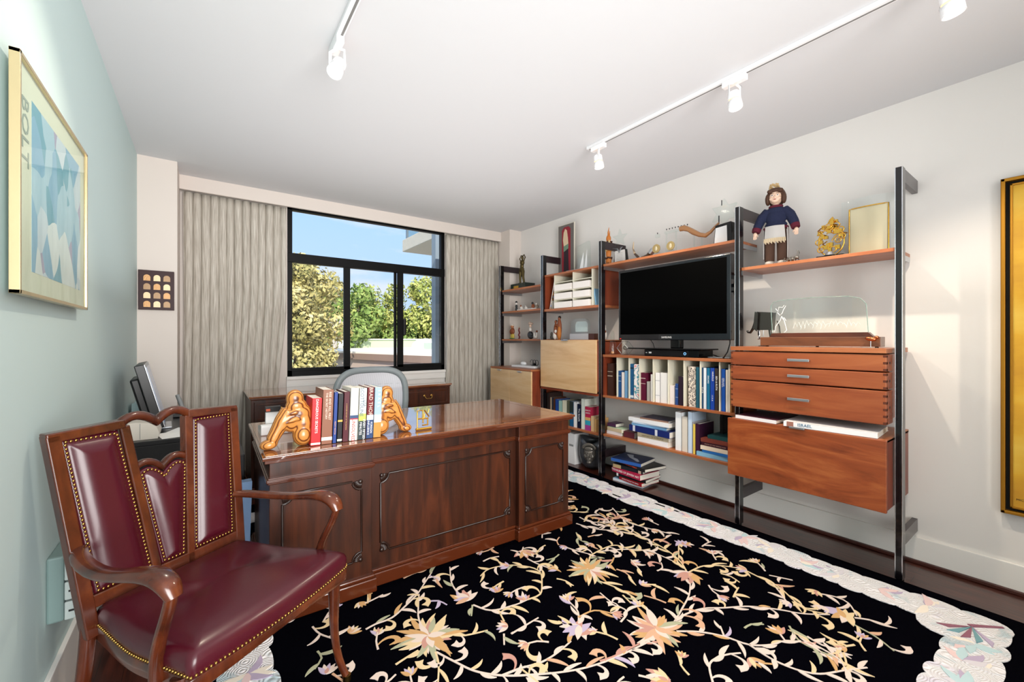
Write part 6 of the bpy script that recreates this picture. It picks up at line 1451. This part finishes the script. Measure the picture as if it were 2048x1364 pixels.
# --- top of the pigeonhole box
g = thing('framed_figure_print', 'narrow framed print of a shawled figure on dark red above the pigeonholes', 'picture', (3.2, 3.37, 1.957))
build('frame', MB().use(mat('pale_frame', 'D8D2C4', .5)).box(3.196, 3.21, 3.245, 3.50, 1.9575, 2.53), g, bevel=.002)
build('mat_board', MB().use(mat('grey_board', '6A6460', .8)).box(3.194, 3.196, 3.253, 3.492, 1.965, 2.522), g)
build('red_ground', MB().use(mat('dark_red', '8E2430', .7)).prism([(3.30, .015), (3.435, .015), (3.435, .51), (3.40, .54), (3.33, .54), (3.30, .51)], 3.192, 3.194, lambda u, v, w: (w, u, 1.957 + v)), g)
build('shawl', MB().use(mat('shawl_cream', 'D8C0A0', .7)).prism([(3.33, .33), (3.40, .31), (3.415, .40), (3.405, .48), (3.38, .52), (3.355, .50), (3.34, .42)], 3.190, 3.192, lambda u, v, w: (w, u, 1.957 + v)), g)
build('skirt', MB().use(mat('skirt_dark', '2C1E26', .7)).prism([(3.325, .02), (3.405, .02), (3.40, .31), (3.335, .33)], 3.190, 3.192, lambda u, v, w: (w, u, 1.957 + v)), g)
build('green_fringe', MB().use(mat('fringe_green', '6E8A74', .7)).prism([(3.33, .30), (3.402, .27), (3.404, .33), (3.33, .35)], 3.188, 3.190, lambda u, v, w: (w, u, 1.957 + v)), g)
g = thing('sail_award', 'clear block award with two white sails on a grey base above the pigeonholes', 'award', (3.09, 3.02, 1.957))
build('base', MB().use(mat('grey_lucite', 'B8B8C0', .2, coat=.5)).box(3.05, 3.15, 2.895, 3.22, 1.9575, 1.982), g, bevel=.002)
build('block', MB().use(clear2).prism([(2.93, 0), (3.09, 0), (3.10, .24), (2.94, .27)], 3.09, 3.12, lambda u, v, w: (w, u, 1.982 + v)), g, bevel=.002)
for a, b, h in ((3.06, 3.005, .16), (2.995, 2.955, .185)): build('sail', MB().use(frost).prism([(a, 0), (b, 0), (b, h)], 3.086, 3.089, lambda u, v, w: (w, u, 1.983 + v)), g)
# --- figurines on the pale cabinet
g = fig('couple_figurine', 'carved couple figurine in brown and ochre on the pale cabinet', 'figurine', [
 ('bodies', brownfig, [((-.022, 0, .09), (.026, .022, .09)), ((-.022, 0, .19), (.014, .014, .02)), ((.030, .004, .12), (.030, .024, .11)), ((.030, .004, .225), (.016, .016, .022)), ((.0, -.012, .15), (.03, .014, .012))]),
 ('robe', orangefig, [((.036, -.004, .062), (.026, .024, .066)), ((.04, -.004, .10), (.02, .022, .05))]),
 ('skirt', ivory, [((-.030, -.002, .045), (.030, .024, .046)), ((-.012, -.012, .09), (.018, .012, .02))]),
 ('hair', mat('dark_hair', '241812', .6), [((.030, .008, .236), (.018, .018, .018)), ((-.022, .006, .200), (.014, .014, .012))])], (3.04, 3.345, 1.264), rz=FZ)
g = fig('cat_figurine', 'small dark seated animal figurine beside the pole on the pale cabinet', 'figurine', [
 ('body', mat('grey_brown_fig', '4A4640', .4), [((0, 0, .028), (.024, .022, .028)), ((0, -.006, .062), (.016, .016, .016)), ((.016, -.012, .012), (.012, .02, .01)), ((-.010, -.006, .080), (.005, .004, .008)), ((.010, -.006, .080), (.005, .004, .008))])], (3.04, 3.425, 1.264), rz=FZ)
g = thing('lucite_award', 'clear rounded glass block on a grey bar on the pale cabinet', 'award', (3.08, 3.02, 1.264))
build('base', MB().use(mat('light_grey_stone', 'B2B4B8', .3, coat=.3)).box(3.05, 3.10, 2.90, 3.165, 1.2645, 1.325).use(mat('brown_block', '4A2A20', .4)).box(3.045, 3.10, 2.82, 2.898, 1.2645, 1.325), g, bevel=.002)
rp = [(2.915, 0), (3.155, 0), (3.16, .10), (3.145, .135), (3.11, .152), (2.96, .15), (2.925, .13), (2.912, .10)]
build('glass_block', MB().use(clear2).prism(rp, 3.06, 3.09, lambda u, v, w: (w, u, 1.326 + v)), g, bevel=.003)
build('frosted_face', MB().use(mat('frost_grey', 'DDE4E4', .5)).prism([(2.95, .02), (3.12, .02), (3.125, .09), (3.10, .125), (2.98, .125), (2.95, .1)], 3.0905, 3.0915, lambda u, v, w: (w, u, 1.326 + v)), g)
# bottle, cube and figurine left of the television
g = thing('glass_bottle', 'tall narrow clear glass bottle ornament left of the television', 'bottle', (3.0, 2.555, 1.131))
build('bottle', MB().use(clear2).lathe([(.028, 0), (.030, .05), (.027, .10), (.020, .125), (.018, .18), (.012, .205), (.004, .218)], (3.0, 2.555, 1.1315), 12), g)
build('amber_inset', MB().use(mat('amber', 'C08A5A', .2, coat=.5)).ell((3.0, 2.555, 1.148), (.014, .018, .012)), g)
g = thing('crystal_cube', 'clear crystal cube standing on one corner left of the television', 'ornament', (3.0, 2.41, 1.131))
mt_ = Matrix.Translation((3.0, 2.412, 1.1925)) @ Matrix.Rotation(R(45), 4, 'X')
build('cube', MB().use(clear2).box(-.042, .042, -.042, .042, -.042, .042, mt_), g, bevel=.002)
m = MB().use(chrome)
for s1 in (-1, 1):
    for s2 in (-1, 1): m.tube([mt_ @ Vector((-.042, s1 * .042, s2 * .042)), mt_ @ Vector((.042, s1 * .042, s2 * .042))], .0016, 5)
    for xx in (-.042, .042): m.tube([mt_ @ Vector((xx, -.042, s1 * .042)), mt_ @ Vector((xx, .042, s1 * .042))], .0016, 5); m.tube([mt_ @ Vector((xx, s1 * .042, -.042)), mt_ @ Vector((xx, s1 * .042, .042))], .0016, 5)
build('bevelled_edges', m, g); build('inner_core', MB().use(mat('smoke', '7A7068', .2, coat=.5)).ell((3.0, 2.412, 1.1925), (.02, .024, .02), rot=(.6, 0, 0), nu=6, nv=4), g)
fig('slim_figurine', 'slim pale figurine seen just right of the pole left of the television', 'figurine', [
 ('body', ivory, [((0, 0, .045), (.016, .014, .045)), ((0, 0, .10), (.010, .010, .022)), ((0, 0, .130), (.009, .009, .012))]), ('skirt', brownfig, [((0, -.003, .075), (.013, .012, .02))])], (3.10, 2.730, 1.2645), rz=FZ)
# --- far shelves
g = thing('bronze_figure', 'bronze standing nude with raised arms on a dark green marble base', 'sculpture', (3.10, 4.03, 1.868))
build('base', MB().use(marble_bk).box(3.04, 3.19, 3.90, 4.19, 1.8685, 1.94), g, bevel=.003); build('name_plate', MB().use(gold).box(3.037, 3.04, 4.03, 4.13, 1.885, 1.912), g)
m = MB().use(bronze); bx, by, bz = 3.11, 4.05, 1.94
def T(a, b, c): return (bx + b, by - a, bz + c)
m.tube([T(-.035, 0, 0), T(-.040, .0, .08), T(-.028, 0, .16)], [.012, .016, .024], 10); m.tube([T(.045, 0, 0), T(.030, -.008, .08), T(.014, 0, .16)], [.012, .016, .024], 10)
m.ell(T(-.006, 0, .175), (.028, .038, .032)); m.ell(T(-.004, 0, .215), (.022, .028, .035)); m.ell(T(.004, -.002, .255), (.026, .034, .034)); m.ell(T(.006, 0, .315), (.018, .018, .022)); m.tube([T(.005, 0, .27), T(.006, 0, .31)], .011, 8)
m.tube([T(-.026, 0, .275), T(-.046, 0, .31), T(-.018, .0, .345), T(.004, .006, .338)], [.011, .009, .008, .007], 8); m.tube([T(.034, 0, .275), T(.062, 0, .315), T(.040, 0, .348), T(.012, .006, .340)], [.011, .009, .008, .007], 8)
for s in (-1, 1): m.ell(T((-.035 if s < 0 else .047), -.012, .006), (.022, .010, .008))
build('figure', m, g, remesh=.0035)
fig('bandsman_figurine', 'small black and white standing figurine with a dark hat on the middle far shelf', 'figurine', [
 ('body', dkfig, [((0, 0, .03), (.018, .014, .03)), ((0, 0, .062), (.020, .014, .02))]), ('face', ivory, [((0, 0, .092), (.014, .013, .016))]), ('hat', dkfig, [((0, 0, .108), (.022, .018, .004)), ((0, 0, .115), (.013, .013, .010))])], (3.05, 4.085, 1.607), rz=FZ)
base_ = tag(build('white_plinth', MB().use(ivory).box(3.0, 3.10, 3.66, 4.01, 1.6075, 1.622), bevel=.002, loc=(3.05, 3.84, 1.6075)), 'long white plinth under the little figurines on the middle far shelf', 'plinth')
for y, lab, c1, c2, h in ((3.985, 'crouching cream figurine at the left on the white plinth', ivory, brownfig, .055), (3.895, 'tiny white figurine in the middle of the white plinth', ivory, ivory, .042), (3.765, 'dark haired figurine leaning on the white plinth', brownfig, dkfig, .075), (3.695, 'grey rounded figurine at the right end of the white plinth', mat('warm_grey_fig', '9A8A7A', .4), ivory, .06)):
    fig('small_figurine', lab, 'figurine', [('body', c1, [((0, 0, h * .35), (.026, .018, h * .36)), ((.016, -.006, h * .25), (.018, .014, h * .22))]), ('head', c2, [((-.006, -.004, h * .82), (h * .2, h * .19, h * .2))]), ('base', ivory, [((0, 0, .004), (.024, .018, .004))])], (3.05, y, 1.6225), rz=FZ, group='little figurines on the white plinth')
fig('gnome_figurine', 'painted old man figurine with yellow trousers on the lower far shelf', 'figurine', [
 ('torso', brownfig, [((0, 0, .095), (.034, .026, .045)), ((-.030, -.006, .09), (.012, .014, .03)), ((.030, -.006, .09), (.012, .014, .03))]), ('trousers', mat('yellow_trousers', 'C9B04E', .5), [((-.012, 0, .035), (.018, .018, .036)), ((.014, 0, .035), (.018, .018, .036))]),
 ('head', mat('tan_face', 'B87A56', .5), [((0, -.004, .152), (.024, .022, .024))]), ('cap', mat('white_cap', 'E0D8CC', .6), [((0, 0, .166), (.026, .024, .012))]), ('grass_base', mat('green_base', '5E9A5A', .5), [((-.01, 0, .006), (.050, .03, .007))])], (3.05, 4.165, 1.273), rz=FZ)
g = thing('twisted_stick', 'small dark red twisted stick ornament on the lower far shelf', 'ornament', (3.05, 4.03, 1.273))
build('stem', MB().use(mat('dark_red_glaze', '6A1A22', .3)).tube([(3.05 + .006 * math.sin(k * 1.3), 4.03 + .006 * math.cos(k * 1.3), 1.2735 + k * .0118) for k in range(12)], [.011 if k % 2 == 0 else .006 for k in range(12)], 8), g)
build('tip', MB().use(gold).ell((3.05, 4.03, 1.407), (.006, .006, .006)), g)
fig('seated_lady_figurine', 'seated lady figurine with a large pale hat and black skirt on the lower far shelf', 'figurine', [
 ('skirt', dkfig, [((0, 0, .045), (.042, .032, .046)), ((.02, -.01, .02), (.036, .026, .022))]), ('bodice', ivory, [((0, 0, .105), (.020, .016, .030)), ((.014, -.012, .10), (.010, .014, .012))]), ('head', skinp, [((.004, -.003, .150), (.015, .015, .018))]), ('hat', mat('beige_hat', 'CDB4A2', .6), [((0, .004, .176), (.038, .028, .016)), ((-.012, .004, .186), (.02, .018, .014))])], (3.05, 3.815, 1.273), rz=FZ)
fig('reclining_figurine', 'pale reclining figurine touching the seated lady on the lower far shelf', 'figurine', [
 ('body', ivory, [((0, 0, .02), (.03, .018, .018)), ((.018, 0, .045), (.014, .014, .034)), ((-.024, -.004, .045), (.010, .01, .034))]), ('head', brownfig, [((.018, 0, .086), (.012, .012, .014))])], (3.05, 3.715, 1.273), rz=FZ)
tag(build('white_tray', MB().use(whitep).box(2.95, 3.10, 3.62, 4.05, .9435, .966), bevel=.003, loc=(3.03, 3.84, .9435)), 'flat white box on top of the far two door cabinet', 'tray')
fig('charging_device', 'white rounded device lying on the flat white box at the far end', 'device', [('shell', whitep, [((0, 0, .020), (.048, .03, .022)), ((.03, 0, .016), (.022, .02, .014))])], (3.04, 3.93, .966), rz=FZ)
m = MB().use(blackp)
for k in range(3): m.tube([(3.06, 3.80 - k * .045 + .028 * math.cos(a * .5), 1.000 + .032 * math.sin(a * .5)) for a in range(12)], .003, 6, up=(1, 0, 0))
m.box(3.045, 3.075, 3.74, 3.77, .9665, .995)
tag(build('coiled_cords', m, loc=(3.06, 3.75, .966)), 'black looped cords on the flat white box at the far end', 'cable')
# --- head shaped vase on the floor and white file box
g = thing('face_vase', 'dark grey ceramic vessel with a modelled face on the floor under the low shelf', 'vase', (3.10, 2.89, 0), R(-62))
va = mat('dark_slate_glaze', '4A4E54', .35, metal=.35, coat=.3, bump=(14, .5, .004))
m = MB().use(va); n_ = 32; vs = []; fs = []
prof = [(.02, .010), (.085, .012), (.115, .05), (.130, .11), (.135, .17), (.130, .23), (.120, .275)]
for r_, z in prof:
    for k in range(n_):
        a = 2 * math.pi * k / n_; zz = z
        if z > .26: zz += .035 * abs(math.cos(a)) - .03 * math.exp(-((a - 1.5 * math.pi) / .5) ** 2)
        vs.append((r_ * math.cos(a), r_ * .8 * math.sin(a), zz))
for j in range(len(prof) - 1):
    for k in range(n_): fs.append((j * n_ + k, j * n_ + (k + 1) % n_, (j + 1) * n_ + (k + 1) % n_, (j + 1) * n_ + k))
m.add(vs, fs, True); m.add(vs[:n_], [list(range(n_))[::-1]])
b_ = build('vessel', m, g, w2l=False); q = b_.modifiers.new('t', 'SOLIDIFY'); q.thickness = .006
fm_ = mat('bronze_face', '6A6660', .3, metal=.5, coat=.3)
def fe(m, c, r): m.ell((c[0] * 1.3, (c[1] + .092) * 1.35 - .112, (c[2] - .16) * 1.3 + .16), tuple(v * 1.32 for v in r), nu=14, nv=10)
m = MB().use(fm_)
for c, r in (((0, -.092, .165), (.046, .034, .062)), ((0, -.130, .160), (.008, .013, .018)), ((0, -.120, .180), (.030, .008, .006)), ((0, -.122, .132), (.016, .007, .004)), ((0, -.121, .124), (.014, .007, .005)), ((0, -.112, .106), (.020, .014, .012)), ((0, -.116, .205), (.034, .012, .016))): fe(m, c, r)
for s in (-1, 1): fe(m, (s * .026, -.112, .150), (.014, .012, .014)); fe(m, (s * .017, -.121, .170), (.009, .004, .005))
build('face', m, g, remesh=.003, w2l=False)
m = MB().use(fm_)
for k in range(14): a = -1.4 + k * .215; fe(m, (.045 * math.sin(a), -.102, .205 + .030 * math.cos(a)), (.013, .014, .012))
build('curls', m, g, remesh=.004, w2l=False)
tag(build('white_file_box', MB().use(whitep).box(3.02, 3.22, 3.06, 3.16, .001, .31).use(greyp).box(3.018, 3.02, 3.08, 3.14, .18, .20), bevel=.003, loc=(3.12, 3.11, 0)), 'white file box on the floor left of the dark face vase', 'box')
# --- silver elephant, glass award with wooden base, copper bird on the drawer cabinet
g = thing('metal_elephant', 'folded dark metal elephant sculpture left of the etched glass', 'sculpture', (3.06, 1.31, 1.222))
dm = mat('dark_steel', '5A5652', .25, metal=.9)
build('body', MB().use(dm).prism([(1.24, .11), (1.34, .11), (1.335, .235), (1.232, .225)], 3.04, 3.085, lambda u, v, w: (w, u, 1.222 + v)), g, bevel=.008)
build('trunk', MB().use(dm).tube([(3.06, 1.338, 1.435), (3.06, 1.35, 1.39), (3.06, 1.365, 1.345), (3.06, 1.385, 1.315), (3.06, 1.40, 1.318), (3.06, 1.405, 1.33)], [(.010, .013), (.009, .012), (.007, .010), (.006, .008), (.006, .007), (.008, .008)], 8), g)
build('ear', MB().use(dm).prism([(1.325, .10), (1.350, .12), (1.338, .235), (1.318, .225)], 3.020, 3.026, lambda u, v, w: (w, u, 1.222 + v)), g, bevel=.002)
build('leg', MB().use(chrome).tube([(3.05, 1.325, 1.34), (3.045, 1.322, 1.30), (3.04, 1.316, 1.272)], [.006, .008, .013], 10), g)
build('leg', MB().use(dm).tube([(3.06, 1.26, 1.34), (3.06, 1.255, 1.29)], [.010, .008], 10), g)
build('pin', MB().use(chrome).cyl((3.06, 1.30, 1.2225), .002, .13, n=8), g)
build('foot_disc', MB().use(dm).cyl((3.06, 1.30, 1.2222), .03, .004, n=20), g)
g = thing('etched_glass_award', 'wide clear etched glass plate in a walnut base on the drawer cabinet', 'award', (2.99, .97, 1.222))
wal = wood('walnut', '4A2A1A', '70442A', '8C5C3C', (2.5, .5, 3), .35, .3)
build('base', MB().use(wal).box(2.955, 3.045, .665, 1.275, 1.228, 1.283), g, bevel=.002)
build('upper_plinth', MB().use(wood('walnut_dark', '3A1C12', '5A2E1E', '70402C', (2.5, .5, 3), .3, .3)).prism([(.70, 0), (1.235, 0), (1.215, .026), (.725, .026)], 2.985, 3.03, lambda u, v, w: (w, u, 1.283 + v)), g, bevel=.001)
for y in (.69, .97, 1.25): build('rubber_foot', MB().use(blackp).cyl((3.0, y, 1.2222), .008, .006, n=10), g)
gp = [(.728, 0), (1.222, 0), (1.232, .18), (1.218, .205), (1.18, .215), (1.0, .220), (.82, .214), (.765, .198), (.738, .165)]
build('glass_plate', MB().use(glass('award_glass', 'FBFEFD')).prism(gp, 3.000, 3.012, lambda u, v, w: (w, u, 1.305 + v)), g, bevel=.002)
ed = MB().use(greenedge); ed.tube([(3.006, u, 1.305 + v) for u, v in gp[1:] + gp[:1]], .0022, 6, up=(1, 0, 0)); build('glass_edge', ed, g)
m = MB().use(frost)
for pts in ([(1.20, .16), (1.185, .14), (1.18, .17), (1.16, .165), (1.15, .18)], [(1.19, .135), (1.175, .115), (1.16, .13), (1.155, .15), (1.14, .175)], [(1.165, .11), (1.172, .085), (1.20, .045), (1.205, .01), (1.22, .012)], [(1.155, .10), (1.145, .06), (1.135, .02), (1.15, .005)], [(1.165, .11), (1.155, .085), (1.15, .10), (1.14, .08)]):
    m.tube([(2.9985, u, 1.308 + v) for u, v in pts], .0022, 6, up=(1, 0, 0))
build('etched_lines', m, g)
m = MB().use(mat('etched_pale', 'DCE2E0', .7)); rnd = random.Random(3)
for k in range(16):
    y = 1.10 - k * .021; m.tube([(2.9988, y, 1.33 + rnd.uniform(0, .03)), (2.9988, y - .012, 1.36 + rnd.uniform(0, .025)), (2.9988, y - .024, 1.335 + rnd.uniform(0, .03))], .0012, 5, up=(1, 0, 0))
build('etched_frieze', m, g)
g = thing('copper_bird', 'small copper ornament on a clear stem at the right end of the walnut base', 'ornament', (2.93, .70, 1.222))
build('stem', MB().use(chrome).cyl((2.93, .70, 1.226), .002, .035, n=8), g); build('foot', MB().use(clear2).box(2.915, 2.945, .675, .735, 1.2222, 1.226), g)
build('body', MB().use(mat('copper', 'B8704A', .25, metal=1)).ell((2.93, .70, 1.272), (.014, .026, .013), rot=(.25, 0, 0)).ell((2.93, .675, 1.280), (.010, .012, .009)), g, remesh=.002)
